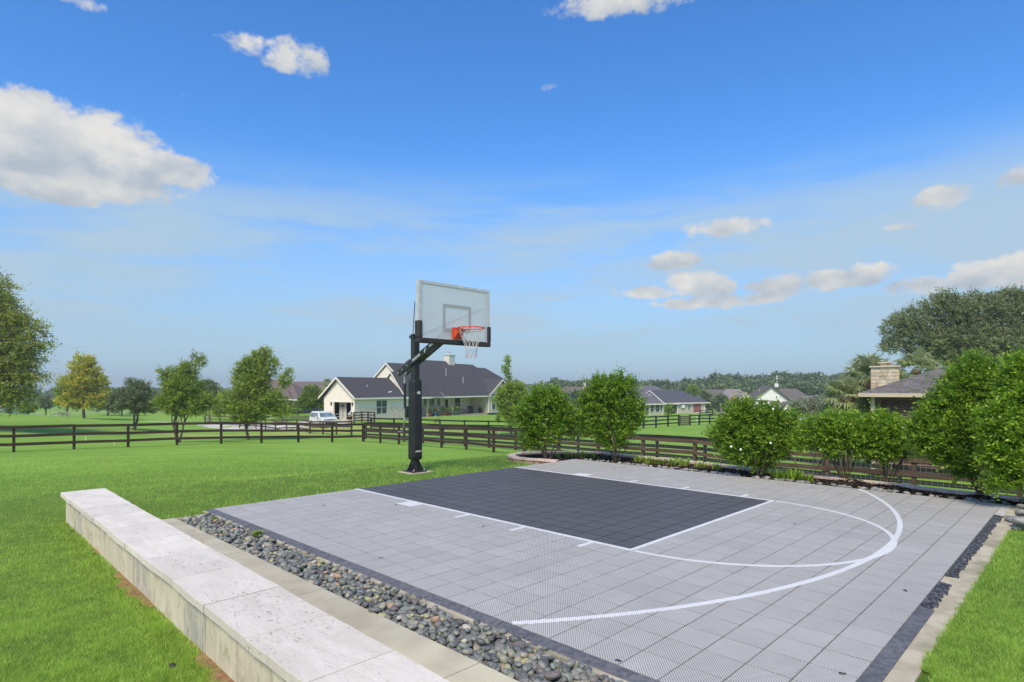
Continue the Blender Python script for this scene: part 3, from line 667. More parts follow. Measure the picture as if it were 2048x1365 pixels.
# ------------------------------------------------------------------ basketball hoop
BLK = mat('black_powder_coat', (.018, .021, .024), (.028, .031, .034), 8, .38, .1, 200, spec=.5)
PADM = mat('black_vinyl_pad', (.016, .017, .018), (.024, .025, .026), 6, .5, .25, 120, spec=.45)
RUB = mat('grey_foam_edge', (.035, .034, .033), (.05, .048, .046), 10, .7, .2)
ALU = mat('aluminium', (.60, .61, .60), (.68, .69, .68), 12, .42, 0, metal=.35)
ZINC = mat('zinc_steel', (.55, .55, .54), (.68, .68, .67), 20, .35, metal=.8)
WHITE = mat('white_print', (.82, .82, .82), rough=.6)
RED = mat('orange_red_steel', (.72, .085, .025), (.62, .07, .022), 10, .4, spec=.5)
def glass_mat():
    m = bpy.data.materials.new('backboard_glass'); m.use_nodes = True; t = NT(m.node_tree)
    a = t.n('ShaderNodeBsdfTransparent'); a.inputs[0].default_value = (.93, .97, .97, 1)
    d = t.n('ShaderNodeBsdfDiffuse'); d.inputs[0].default_value = (.95, .965, .95, 1); tr = t.n('ShaderNodeBsdfTranslucent'); tr.inputs[0].default_value = (.92, .94, .94, 1)
    g = t.n('ShaderNodeBsdfGlossy'); d.inputs[0].default_value = (.97, .97, .95, 1); g.inputs['Roughness'].default_value = .04
    m1 = t.n('ShaderNodeMixShader'); m1.inputs[0].default_value = .5; t.l(d.outputs[0], m1.inputs[1]); t.l(tr.outputs[0], m1.inputs[2])
    m2 = t.n('ShaderNodeMixShader'); m2.inputs[0].default_value = .62; t.l(a.outputs[0], m2.inputs[1]); t.l(m1.outputs[0], m2.inputs[2])  # milky diffuse share paints in the bright sky seen in the clear glass
    m3 = t.n('ShaderNodeMixShader'); m3.inputs[0].default_value = .08; t.l(m2.outputs[0], m3.inputs[1]); t.l(g.outputs[0], m3.inputs[2])
    o = t.n('ShaderNodeOutputMaterial'); t.l(m3.outputs[0], o.inputs[0]); return m
def text_mesh(s, size, shear=0.0, extr=.0006):
    cu = bpy.data.curves.new('lettering', 'FONT'); cu.body = s; cu.size = size; cu.extrude = extr; cu.align_x = 'CENTER'; cu.align_y = 'CENTER'; cu.shear = shear; cu.offset = size * .012; cu.resolution_u = 2
    ob = bpy.data.objects.new('lettering', cu); col.objects.link(ob); dg = bpy.context.evaluated_depsgraph_get(); me = bpy.data.meshes.new_from_object(ob.evaluated_get(dg))
    bpy.data.objects.remove(ob); bpy.data.curves.remove(cu); me.name = 'lettering'; return me
def build_hoop():
    P0 = C(-.15, -.95)
    ft_ = tag(link('footing', MB().box(-.27, .27, -.235, .235, -.25, .012).mesh('footing', CONC), None, (P0.x, P0.y, 0), YAW), kind='structure')
    h = thing('basketball_hoop', 'black post basketball hoop with glass backboard and orange rim at the edge of the court', 'basketball hoop', (P0.x, P0.y, .013), YAW)
    Z = -.013
    part('base_plate', MB().box(-.16, .16, -.16, .16, 0, .025), BLK, h)
    for a in range(4):
        for s in (-.045, .045):
            mb = MB(); c_, s_ = math.cos(a * math.pi / 2), math.sin(a * math.pi / 2)
            def T(x, y, z): return (x * c_ - y * s_, x * s_ + y * c_, z)
            w = .004; vs = [T(.064, s - w, .025), T(.152, s - w, .025), T(.152, s - w, .04), T(.064, s - w, .20), T(.064, s + w, .025), T(.152, s + w, .025), T(.152, s + w, .04), T(.064, s + w, .20)]
            part('gusset', mb.add(vs, [(0, 3, 2, 1), (4, 5, 6, 7), (0, 1, 5, 4), (1, 2, 6, 5), (2, 3, 7, 6), (3, 0, 4, 7)]), BLK, h)
    for sx in (-1, 1):
        for sy in (-1, 1):
            part('anchor_bolt', MB().lathe([(.02, .025), (.02, .045), (.011, .045), (.011, .066)], (sx * .125, sy * .125, 0), 6), ZINC, h)
    pl_ = part('pole', MB().box(-.063, .063, -.063, .063, .025, 2.62 + Z), BLK, h, bevel=.008)
    part('pole_cap', MB().box(-.068, .068, -.068, .068, 2.621 + Z, 2.64 + Z), BLK, h)
    # padding sleeve, slightly bulging towards the bottom
    mb = MB(); prof = [(.245, .086, .02), (.262, .098, .026), (.32, .103, .03), (.6, .1, .028), (1.2, .097, .026), (1.7, .096, .024), (1.765, .094, .02), (1.772, .07, .018)]
    n = 4; rings = []
    for z, hw, r in prof:
        ring = []
        for cx_, cy2, a0 in ((1, 1, 0), (-1, 1, 90), (-1, -1, 180), (1, -1, 270)):
            for k in range(n + 1):
                a = R_(a0 + 90 * k / n); ring.append((cx_ * (hw - r) + r * math.cos(a), cy2 * (hw - r) + r * math.sin(a), z + Z))
        rings.append(ring)
    N = len(rings[0])
    for rg in rings: mb.v += rg
    for i in range(len(rings) - 1):
        for k in range(N): mb.f.append((i * N + k, i * N + (k + 1) % N, (i + 1) * N + (k + 1) % N, (i + 1) * N + k)); mb.mi.append(0)
    mb.f.append(tuple(range(N))[::-1]); mb.mi.append(0); mb.f.append(tuple((len(rings) - 1) * N + k for k in range(N))); mb.mi.append(0)
    pad = part('pole_pad', mb, PADM, h, smooth=True)
    # print on the court-facing side of the pad: emblem near the top, word near the bottom
    me = text_mesh('DIAMOND', .047, .35); me.materials.append(WHITE); o = link('lettering', me, pad, (0, .1045, .405 + Z)); o.rotation_euler = (R_(90), 0, R_(180)); o.scale = (.62, 1, 1)
    em = MB()
    def blob(cx_, cz_, rx, rz, rot=0, n=10):
        pts = [(cx_ + rx * math.cos(t) * math.cos(rot) - rz * math.sin(t) * math.sin(rot), cz_ + rx * math.cos(t) * math.sin(rot) + rz * math.sin(t) * math.cos(rot)) for t in [2 * math.pi * k / n for k in range(n)]]
        em.face([(-x, .0988 , z) for x, z in pts][::-1])
    for a in [(0.012, .022, .016, .010, .1), (.032, .018, .012, .009, -.4), (-.018, .006, .022, .006, .35), (.002, -.002, .012, .016, -.3), (-.008, -.018, .014, .006, .7), (.028, -.006, .014, .009, .2), (.026, -.02, .018, .0055, -.1), (.048, .0, .012, .004, .6)]: blob(*a)
    part('emblem', em, WHITE, pad).location = (0, 0, 1.52 + Z)
    # lower arm: two side plates with cross braces
    def yz(s): return (-.44 + (1.12 + .44) * s, 1.895 + (2.655 - 1.895) * s + Z)
    for x in (-.085, .085):
        y0, z0 = yz(0); y1, z1 = yz(1)
        ap = part('arm_plate', MB().bar((x, y0, z0), (x, y1, z1), .014, .105), BLK, h)
        part('flange', MB().bar((x - math.copysign(.02, x), y0, z0 - .052), (x - math.copysign(.02, x), y1, z1 - .052), .04, .006), BLK, ap)
        if x > 0:
            d = Vector((0, y1 - y0, z1 - z0)).normalized(); ang = math.atan2(d.z, d.y)
            for s_, w_ in (('PRODUNK', .38), ('HOOPS', .69)):
                ye, ze = yz(w_); me = text_mesh(s_, .058, .2); me.materials.append(WHITE)
                o = link('lettering', me, ap, (x + .0078, ye, ze)); o.rotation_euler = (Matrix.Rotation(ang, 3, 'X') @ Matrix(((0, 0, 1), (1, 0, 0), (0, 1, 0)))).to_euler()
                o.scale = (.95, 1, 1)
            ye, ze = yz(.555); mb = MB()
            for (a, b, c_, e) in [(-.012, -.045, .006, .03), (-.03, -.008, .02, .02), (.006, -.03, .022, .042)]:
                mb.bar((x + .0083, ye + a, ze + b), (x + .0083, ye + c_, ze + e), .0006, .008, up=(1, 0, 0)) if False else mb.bar((x + .0083, ye + a, ze + b + a * .5), (x + .0083, ye + c_, ze + e + c_ * .5), .001, .01)
            part('emblem', mb, WHITE, ap)
            for s_ in (.0, .085, .185):
                ye, ze = yz(s_ + .012); part('bolt', MB().tube([(x + .006, ye, ze), (x + .022, ye, ze)], .014, 8), ZINC, ap)
    for s_ in (.42, .72):
        y0, z0 = yz(s_); y1, z1 = yz(s_ + .075)
        part('arm_brace', MB().bar((0, y0, z0 - .01), (0, y1, z1 - .01), .154, .09), BLK, h)
    # upper struts spreading from the post top to the back of the board
    for sx, zt in ((1, 3.07), (-1, 3.115)):
        st = part('strut', MB().bar((sx * .055, .0, 2.60 + Z), (sx * .815, 1.095, zt + Z), .012, .045), BLK, h)
    part('top_bracket', MB().box(-.085, .085, -.075, .09, 2.56 + Z, 2.615 + Z).box(-.02, .02, -.11, -.07, 2.57 + Z, 2.6 + Z), BLK, h)
    # lifting actuator behind the post
    ac = part('lift_cylinder', MB().tube([(0, -.345, 1.94), (0, -.345, 1.69)], .021, 10), ZINC, h, smooth=False)
    part('clevis', MB().box(-.03, .03, -.375, -.315, 1.86, 1.92), ZINC, ac)
    part('lift_tube', MB().tube([(0, -.345, 1.69), (0, -.325, 1.2)], .028, 10), BLK, h)
    part('lift_motor_housing', MB().box(-.03, .03, -.30, -.235, 1.02, 1.24).bar((0, -.27, 1.1), (0, -.06, 1.13), .05, .03), BLK, h)
    part('gear_box', MB().box(-.028, .028, -.345, -.285, .96, 1.06), ZINC, h)
    part('crank_handle', MB().tube([(0, -.335, .97), (0, -.42, .745), (0, -.455, .735), (0, -.56, .735)], .0085, 6), ZINC, h)
    # backboard
    bd = part('backboard', MB().box(-.795, .775, 1.186, 1.198, 2.45 + Z, 3.405 + Z), glass_mat(), h)
    cx0 = -.01; hx = .822; z0, z1 = 2.41 + Z, 3.44 + Z
    def fr(nm, x0, x1, za, zb): part(nm, MB().box(x0, x1, 1.115, 1.185, za, zb).box(x0, x1, 1.199, 1.206, za, zb), ALU, bd, bevel=.002)
    fr('board_frame', cx0 - hx + .005, cx0 - hx + .06, z0 + .02, z1); fr('board_frame', cx0 + hx - .06, cx0 + hx - .005, z0 + .02, z1)
    fr('board_frame', cx0 - hx + .062, cx0 + hx - .062, z1 - .05, z1 - .001); fr('board_frame', cx0 - hx + .062, cx0 + hx - .062, z0 + .02, z0 + .07)
    # grey painted target and white border line
    gl = mat('target_grey', (.40, .42, .41), rough=.6)
    mb = MB(); tx, tz0, tz1, w = .325, 2.615 + Z, 3.085 + Z, .052; tc_ = -.03
    y0, y1 = 1.2, 1.203
    mb.box(tc_ - tx, tc_ + tx, y0, y1, tz1 - w, tz1).box(tc_ - tx, tc_ + tx, y0, y1, tz0, tz0 + w).box(tc_ - tx, tc_ - tx + w, y0, y1, tz0 + w + .001, tz1 - w - .001).box(tc_ + tx - w, tc_ + tx, y0, y1, tz0 + w + .001, tz1 - w - .001)
    part('target_square', mb, gl, bd)
    # foam edging: bottom and both lower corners
    part('edge_padding', MB().box(cx0 - hx - .012, cx0 + hx + .012, 1.10, 1.222, z0 - .03, z0 + .055), RUB, bd, bevel=.012)
    for s in (-1, 1):
        xx = cx0 + s * (hx - .025); part('corner_padding', MB().box(xx - .042, xx + .042, 1.101, 1.2225, z0 + .056, z0 + .345), RUB, bd, bevel=.012)
    part('rim_mount', MB().box(-.12, .08, 1.07, 1.184, 2.5 + Z, 2.68 + Z), BLK, bd)
    # rim
    rz_ = 2.655 + Z; rc = (-.02, 1.206 + .155 + .2286)
    pts = [(rc[0] + .236 * math.cos(t), rc[1] + .236 * math.sin(t), rz_) for t in [2 * math.pi * k / 40 for k in range(41)]]
    rim = part('rim', MB().tube(pts, .0095, 8, False), RED, h, smooth=True)
    part('rim_plate', MB().box(-.135, .095, 1.206, 1.224, 2.475 + Z, 2.685 + Z), RED, rim, bevel=.003)
    mb = MB(); zt, zb = rz_ - .002, 2.49 + Z
    mb.add([(-.115, 1.226, zt), (.075, 1.226, zt), (.06, 1.385, zt), (-.10, 1.385, zt), (-.105, 1.226, zb), (.065, 1.226, zb), (.045, 1.33, zt - .045), (-.085, 1.33, zt - .045)],
           [(0, 1, 2, 3), (0, 4, 5, 1), (1, 5, 6, 2), (2, 6, 7, 3), (3, 7, 4, 0), (4, 7, 6, 5)])
    part('rim_bracket', mb, RED, rim)
    pts = [(rc[0] + .235 * math.cos(t), rc[1] + .235 * math.sin(t), rz_ - .042) for t in [math.pi * (1.0 + .0) + math.pi * k / 20 for k in range(21)]]
    part('rim_brace', MB().tube(pts, .007, 6), RED, rim, smooth=True)
    for k in range(12):
        t = 2 * math.pi * (k + .5) / 12; part('net_hook', MB().tube([(rc[0] + .236 * math.cos(t), rc[1] + .236 * math.sin(t), rz_ - .006), (rc[0] + .228 * math.cos(t), rc[1] + .228 * math.sin(t), rz_ - .028)], .004, 5), RED, rim)
    # net: knotted diamonds
    NETW = mat('white_net_cord', (.60, .60, .54), rough=.9); NETB = mat('blue_net_cord', (.10, .16, .38), rough=.9); NETR = mat('red_net_cord', (.45, .12, .10), rough=.9)
    lev = [(0, .232), (.09, .195), (.175, .155), (.26, .122), (.345, .104), (.43, .098), (.50, .094)]
    mb = MB()
    for i in range(len(lev) - 1):
        (d0, r0), (d1, r1) = lev[i], lev[i + 1]
        mb.cur = 1 if i in (4,) else (2 if i == 5 else 0)
        for k in range(12):
            t0 = 2 * math.pi * (k + .5 * (i % 2) + .5) / 12
            for s in (-.5, .5):
                t1 = t0 + s * 2 * math.pi / 12
                p = Vector((rc[0] + r0 * math.cos(t0), rc[1] + r0 * math.sin(t0), rz_ - .02 - d0)); q = Vector((rc[0] + r1 * math.cos(t1), rc[1] + r1 * math.sin(t1), rz_ - .02 - d1))
                if mb.cur and s > 0: c_ = mb.cur; mb.cur = 0; mb.tube([p, q], .0032, 4, False); mb.cur = c_
                else: mb.tube([p, q], .0032, 4, False)
    part('net', mb, [NETW, NETB, NETR], h)
build_hoop()

# ------------------------------------------------------------------ foliage generator
def crown_np(blobs, shoots, k, leaf, slen, young=.5, LUMP=.26, up=.35, droop=0.0, flat=.55, aspect=.56, shell=.55, yexp=2.0):
    """blobs: (x,y,z,rx,ry,rz) ellipsoids; leafy shoots grow out of them; returns verts, quads, tints"""
    B = np.array(blobs, float); vol = (B[:, 3] * B[:, 4] * B[:, 5]) ** .8; cnt = rng.multinomial(shoots, vol / vol.sum())
    bi = np.repeat(np.arange(len(B)), cnt); n = len(bi)
    d = nrm(rng.normal(size=(n, 3))); r = shell + (1 - shell) * rng.random(n) ** .6; inner = rng.random(n) < .25; r = np.where(inner, rng.random(n) ** .5 * .8, r)
    ph_ = rng.uniform(0, 6.28, (len(B), 4))[bi]
    lump = 1 + LUMP * np.sin(5.2 * d[:, 0] + ph_[:, 0]) * np.sin(4.6 * d[:, 2] + ph_[:, 1]) + .14 * np.sin(9.5 * d[:, 1] + ph_[:, 2]) * np.sin(8.7 * d[:, 2] + ph_[:, 3])
    c = B[bi, :3] + d * (r * lump)[:, None] * B[bi, 3:6] * .93
    out = nrm(d * np.array([1, 1, .9]) + np.array([0, 0, up]) + rng.normal(0, .38, (n, 3))); out[:, 2] -= droop * rng.random(n); out = nrm(out)
    L = slen * rng.uniform(.55, 1.25, n); lng = (rng.random(n) < .05) & (d[:, 2] > .1) & ~inner; L = np.where(lng, L * 2.1, L); out[lng] = nrm(out[lng] + np.array([0, 0, .9 if droop == 0 else 0]))
    side = nrm(np.cross(out, nrm(rng.normal(size=(n, 3)) * .5 + np.array([0, 0, 1.])))); upv = nrm(np.cross(side, out))
    t = (np.arange(k) + .5) / k; ph = rng.random((n, k)) * .6
    pos = c[:, None, :] + out[:, None, :] * (L[:, None, None] * (t[None, :, None] - .35)); pos[:, :, 2] -= (droop * .3 * L)[:, None] * (t ** 2)[None, :]
    sgn = np.where(np.arange(k) % 2 == 0, 1., -1.)[None, :, None]
    ld = nrm(out[:, None, :] * .55 + side[:, None, :] * sgn * .8 + upv[:, None, :] * rng.uniform(-.35, .6, (n, k, 1)) + rng.normal(0, .28, (n, k, 3)))
    nn = nrm(upv[:, None, :] * flat + rng.normal(0, .5, (n, k, 3)) + np.array([0, 0, .35])); sd_ = nrm(np.cross(ld, nn)); nn = np.cross(sd_, ld)
    sz = leaf * rng.uniform(.65, 1.2, (n, k, 1)) * (1.0 - .35 * t[None, :, None] ** 2)
    b = pos; m = pos + ld * sz * .5 + nn * sz * .06; tip = pos + ld * sz
    V = np.stack([b, m + sd_ * sz * aspect * .5 - nn * sz * .10, tip, m - sd_ * sz * aspect * .5 - nn * sz * .10], 2).reshape(-1, 3)
    F = np.arange(n * k * 4).reshape(-1, 4)
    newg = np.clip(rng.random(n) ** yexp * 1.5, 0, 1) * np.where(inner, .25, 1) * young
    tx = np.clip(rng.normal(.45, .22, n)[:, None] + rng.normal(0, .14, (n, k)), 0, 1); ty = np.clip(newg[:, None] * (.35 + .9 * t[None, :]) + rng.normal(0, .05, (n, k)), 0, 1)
    T = np.repeat(np.stack([tx.ravel(), ty.ravel()], 1), 4, 0)
    return V, F, T, c, B
def limbs(mb, base, height, blobs, r0, nl=7, twigs=4, multi=1, lean=0.0, spread=.06):
    """trunk(s) and limbs reaching into the crown"""
    B = [Vector(b[:3]) for b in blobs]; base = Vector(base)
    for q in range(multi):
        a = random.uniform(0, 6.28); off = Vector((math.cos(a), math.sin(a), 0)) * (spread if multi > 1 else 0)
        b0 = base + off * .6; top = base + Vector((lean, 0, height)) + off * 3.2 * (1 if multi > 1 else 0)
        mid = b0.lerp(top, .5) + Vector((random.uniform(-1, 1), random.uniform(-1, 1), 0)) * height * .04
        pts = [b0 - Vector((0, 0, .1)), b0 + Vector((0, 0, height * .06)), mid, top]; mb.tube(pts, [r0 * 1.35, r0, r0 * .82, r0 * .62], 7 if multi == 1 else 5)
        rad = {id(t): (b[3] + b[5]) / 2 for t, b in zip(B, blobs)}
        tg = B if multi == 1 else random.sample(B, max(1, min(len(B), int(len(B) / multi) + 1)))
        for t in tg[:nl * 2]:
            st = pts[2].lerp(top, random.uniform(.2, 1.0)); m1 = st.lerp(t, .5) + Vector((0, 0, (t - st).length * .10)); rr = r0 * .42
            mb.tube([st, m1, t], [rr, rr * .6, rr * .28], 5, False)
            for _ in range(twigs):
                e = t + Vector((random.gauss(0, 1), random.gauss(0, 1), random.gauss(.2, .8))).normalized() * rad[id(t)] * random.uniform(.35, .85)
                s2 = m1.lerp(t, random.uniform(.2, 1)); mb.tube([s2, s2.lerp(e, .5) + Vector((0, 0, .03)), e], [rr * .32, rr * .2, rr * .08], 4, False)
BARK = mat('grey_brown_bark', (.075, .06, .045), (.15, .125, .10), 9, .95, .9, 30, stretch=(1, 1, .3))
STEM = mat('shrub_stem', (.11, .08, .055), (.22, .17, .12), 20, .9, .6, 60, stretch=(1, 1, .3))
def plant(name, label, cat, base, blobs, leafm, shoots, k, leaf, slen, trunk_h, r0, group=None, multi=1, twigs=3, bark=None, stem_name='trunk', crown_name='crown', spread=.06, lean=0, **kw):
    """blobs in world metres relative to base"""
    t = thing(name, label, cat, base, 0, group)
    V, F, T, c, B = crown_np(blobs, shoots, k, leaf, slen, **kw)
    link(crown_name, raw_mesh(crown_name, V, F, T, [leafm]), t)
    mb = MB(); limbs(mb, (0, 0, 0), trunk_h, blobs, r0, 7, twigs, multi, lean, spread); part(stem_name, mb, bark or BARK, t, smooth=True)
    return t
def blobs_px(lst, D, base):
    """ellipses measured at a known distance D -> blobs relative to the plant's base"""
    o = []
    for e in lst:
        u, v, ru, rv = e[:4]; dd = e[4] if len(e) > 4 else 0.0; dep = e[5] if len(e) > 5 else None
        y = D + dd; k = y / 1199.9
        o.append(((u - 1024) * k - base[0], y - base[1], 1.631 - (v - 774.4) * k - base[2], ru * k, (dep if dep else ru * k * .85), rv * k))
    return o
SHR = leaf_mat('glossy_shrub_leaf', (.040, .120, .010), (.15, .32, .028), (.46, .62, .06), .38, .35)
SHR2 = leaf_mat('hedge_leaf', (.055, .15, .012), (.18, .37, .030), (.50, .68, .06), .40, .38)
OAK = leaf_mat('live_oak_leaf', (0.138, 0.172, 0.075), (0.265, 0.305, 0.132), (0.437, 0.471, 0.218), .3, .5)
OAKL = leaf_mat('left_oak_leaf', (.10, .155, .030), (.27, .34, .06), (.60, .60, .10), .38, .5)
ELM = leaf_mat('mid_green_leaf', (.085, .155, .026), (.25, .37, .06), (.58, .66, .11), .42, .5)
YEL = leaf_mat('yellow_turning_leaf', (.16, .27, .03), (.46, .55, .06), (.85, .66, .06), .45, .5)
GRY = leaf_mat('grey_green_leaf', (0.101, 0.142, 0.061), (0.230, 0.284, 0.128), (0.365, 0.419, 0.176), .3, .55)
LIM = leaf_mat('lime_leaf', (0.115, 0.218, 0.023), (0.276, 0.414, 0.046), (0.517, 0.598, 0.092), .4, .45)
FAR = leaf_mat('far_wood_leaf', (0.094, 0.144, 0.069), (0.175, 0.237, 0.094), (0.300, 0.375, 0.125), .28, .6)
CREPE = leaf_mat('pale_flowering_leaf', (.14, .17, .07), (.25, .28, .12), (.85, .84, .78), .3, .6)
# ------------------------------------------------------------------ planting bed along the far side of the court
BRK = mat('pink_edging_block', (.30, .17, .13), (.44, .29, .235), 9, .9, .4, 40, rand=.13)
CAPB = mat('pale_pink_cap_block', (.60, .44, .37), (.70, .56, .48), 8, .85, .3, 40, rand=.08)
MUL = mat('bark_mulch', (.012, .010, .010), (.035, .026, .02), 40, .95, 1.0, 70, c3=(.07, .05, .035))
WP = [(.98, 12.93), (.55, 13.15), (.05, 13.52), (-.03, 13.95), (.16, 14.38), (.6, 14.58), (1.29, 14.64), (1.8, 14.63), (2.2, 14.48), (2.52, 14.02), (3.1, 13.5), (3.8, 12.75), (4.62, 11.65), (5.47, 10.65), (6.3, 9.72), (6.74, 9.1), (7.25, 8.42), (7.9, 7.6)]
def bed():
    inner = [C(-12.72, 29), C(-12.72, 2.0), C(-9.0, 2.0)]
    poly = [Vector((x, y, 0)) for x, y in WP] + [Vector((p.x, p.y, 0)) for p in inner]
    from mathutils.geometry import tessellate_polygon
    tri = tessellate_polygon([poly]); vs = [(p.x, p.y, -.012) for p in poly]
    mb = MB(); mb.add(vs, [tuple(t) for t in tri])
    root = tag(link('planting_bed', mb.mesh('planting_bed', MUL)), kind='structure')
    def inside(x, y):
        X, Y = toC(x, y)
        if not (X < -12.75 or (Y < 2.0 and X < -9.2)): return False
        c = False; j = len(poly) - 1
        for i in range(len(poly)):
            a, b = poly[i], poly[j]
            if (a.y > y) != (b.y > y) and x < (b.x - a.x) * (y - a.y) / (b.y - a.y) + a.x: c = not c
            j = i
        return c
    # loose chips, darker mounds round some shrubs
    mounds = [(5.85, 10.25, .42, .06), (6.3, 9.85, .4, .06), (4.5, 10.9, .4, .04), (2.25, 12.9, .3, .03), (.75, 13.3, .35, .03), (6.9, 8.75, .4, .05)]
    vs, fs = [], []; b = 0; cnt = 0
    CH = mat('mulch_chips', (.010, .009, .010), (.05, .036, .026), 3, .95, rand=.45)
    while cnt < 15000:
        x, y = random.uniform(-.1, 7.8), random.uniform(7.8, 14.6)
        if not inside(x, y): continue
        cnt += 1; z = -.008 + sum(h * math.exp(-((x - a) ** 2 + (y - c) ** 2) / (r * r) * 2) for a, c, r, h in mounds)
        e = Matrix.Rotation(random.uniform(0, 6.3), 3, 'Z') @ Matrix.Rotation(random.uniform(-.6, .6), 3, 'X') @ Matrix.Rotation(random.uniform(-.5, .5), 3, 'Y')
        l, w, h = random.uniform(.012, .038), random.uniform(.006, .013), .005
        for q in ((-l, -w, 0), (l, -w * .6, 0), (l * .8, w, h), (-l, w * .7, h)): vs.append(tuple(e @ Vector(q) + Vector((x, y, z + .006))))
        fs.append((b, b + 1, b + 2, b + 3)); b += 4
    o = link('mulch_chips', raw_mesh('mulch_chips', np.array(vs), np.array(fs), None, [CH]), root); o['kind'] = 'stuff'
    # dry fallen leaves
    LF = mat('dry_fallen_leaf', (.30, .15, .06), (.45, .30, .14), 3, .9, rand=.35); vs, fs = [], []; b = 0; cnt = 0
    while cnt < 700:
        x, y = random.uniform(-.1, 7.8), random.uniform(7.8, 14.6)
        if not inside(x, y): continue
        if random.random() < .5 and x < 6.0: continue
        cnt += 1; e = Matrix.Rotation(random.uniform(0, 6.3), 3, 'Z') @ Matrix.Rotation(random.uniform(-.5, .5), 3, 'X')
        l = random.uniform(.015, .035)
        for q in ((-l, 0, 0), (0, -l * .5, .004), (l, 0, 0), (0, l * .5, .006)): vs.append(tuple(e @ Vector(q) + Vector((x, y, .022))))
        fs.append((b, b + 1, b + 2, b + 3)); b += 4
    o = link('fallen_leaves', raw_mesh('fallen_leaves', np.array(vs), np.array(fs), None, [LF]), root); o['kind'] = 'stuff'
    # grey river rocks edging the court
    rk = mat('edging_rock', (.17, .175, .17), (.36, .36, .33), 7, .8, .4, 30, rand=.35)
    var = [raw_mesh('river_rock', IV * np.array([1.25, .95, .6]) * (1 + .12 * np.sin(IV @ rng.normal(0, 2.5, 3)))[:, None], IF, None, [rk], True) for _ in range(6)]
    for i in range(150):
        Y = random.uniform(2.3, 27.3); X = -12.72 - abs(random.gauss(0, .18)); p = C(X, Y); r = random.uniform(.02, .052)
        o = link('river_rock', random.choice(var), root, (p.x, p.y, .0 + r * .2)); o.scale = (r,) * 3; o.rotation_euler = (random.uniform(-.3, .3), 0, random.uniform(0, 6))
    for i in range(95):
        Y = random.uniform(27.35, 29.1); X = random.uniform(-13.4, -6.9); 
        if Y > 27.5 + (-6.9 - X) * .5 + .5: continue
        p = C(X, Y); r = random.uniform(.035, .085); lay = random.random() < .35
        o = link('river_rock', random.choice(var), root, (p.x, p.y, .01 + (.06 if lay else 0))); o.scale = (r,) * 3; o.rotation_euler = (random.uniform(-.5, .5), random.uniform(-.4, .4), random.uniform(0, 6))
    # low leafy growth in the bed
    def clump(x, y, n, h, m, lab, z=0, nm='bedding_plant', cat='plant', grp='leafy plants growing in the planting bed', w=.02):
        t = thing(nm, lab, cat, (x, y, z), 0, grp); vs, fs, ts = [], [], []; b = 0
        for _ in range(n):
            a = random.uniform(0, 6.28); l = h * random.uniform(.6, 1.2); d = Vector((math.cos(a), math.sin(a), 0)); s = Vector((-d.y, d.x, 0)) * w * random.uniform(.6, 1.1); o_ = Vector((random.gauss(0, h * .35), random.gauss(0, h * .35), 0)); k = random.uniform(.4, 1.1)
            p1 = o_ + d * l * .35 * k + Vector((0, 0, l * .65)); p2 = o_ + d * l * .8 * k + Vector((0, 0, l * .75))
            for q in (o_ - s * .4, o_ + s * .4, p1 + s, p1 - s, p1 - s, p1 + s, p2, p2): vs.append(tuple(q))
            fs += [(b, b + 1, b + 2, b + 3), (b + 4, b + 5, b + 6, b + 7)]; tv = random.random(); ts += [(tv, random.random() * .5)] * 8; b += 8
        V = np.array(vs); Fq = np.array(fs); Ft = np.concatenate([Fq[0::2], Fq[1::2]])
        link('leaves', raw_mesh('leaves', V, Ft, np.array(ts), [m]), t)
    G = [(2.75, 13.1, 34, .16), (2.95, 12.85, 34, .17), (3.15, 12.7, 30, .15), (3.35, 12.6, 30, .17), (3.55, 12.45, 34, .18), (3.85, 12.1, 24, .14), (4.05, 11.85, 22, .15),
         (1.3, 13.95, 30, .15), (1.6, 13.95, 30, .17), (1.85, 13.8, 26, .15), (4.75, 10.65, 44, .22), (4.95, 10.45, 50, .24), (5.1, 10.35, 36, .16), (7.25, 8.3, 40, .16), (1.05, 13.9, 24, .12)]
    labs = ['yellow green strap leaved plant just right of the second shrub', 'broad leaved plant beside the court edge, second right of the second shrub', 'strap leaved plant in the middle of the row right of the second shrub',
            'fourth low plant in the row right of the second shrub', 'tallest of the low plants before the brick edging right of the second shrub', 'small sparse plant in the dark mulch near the third shrub', 'small plant at the left foot of the flowering third shrub',
            'low plant between the first two shrubs by the back edging', 'mid row low plant between the first two shrubs', 'low plant at the left foot of the second shrub', 'bright ground cover at the right foot of the flowering shrub', 'widest leafy ground cover spilling to the court edge',
            'small leafy plant right of the widest ground cover', 'low leafy plant among dry leaves at the court corner', 'tiny low plant just right of the first shrub']
    for (x, y, n, h), lab in zip(G, labs): clump(x, y, n, h, LIM if h < .2 else SHR2, lab, w=.018)
    for (X, Y, h, n, lab) in [(13.55, 8.05, .07, 60, 'bright green weed growing between the pebbles by the court edge'), (13.6, 4.2, .045, 40, 'small mossy green weed at the far end of the pebble strip')]:
        p = C(X, Y); clump(p.x, p.y, n, h, LIM, lab, -.01, 'weed', 'weed', 'weeds in the pebble strip', .010)
bed()
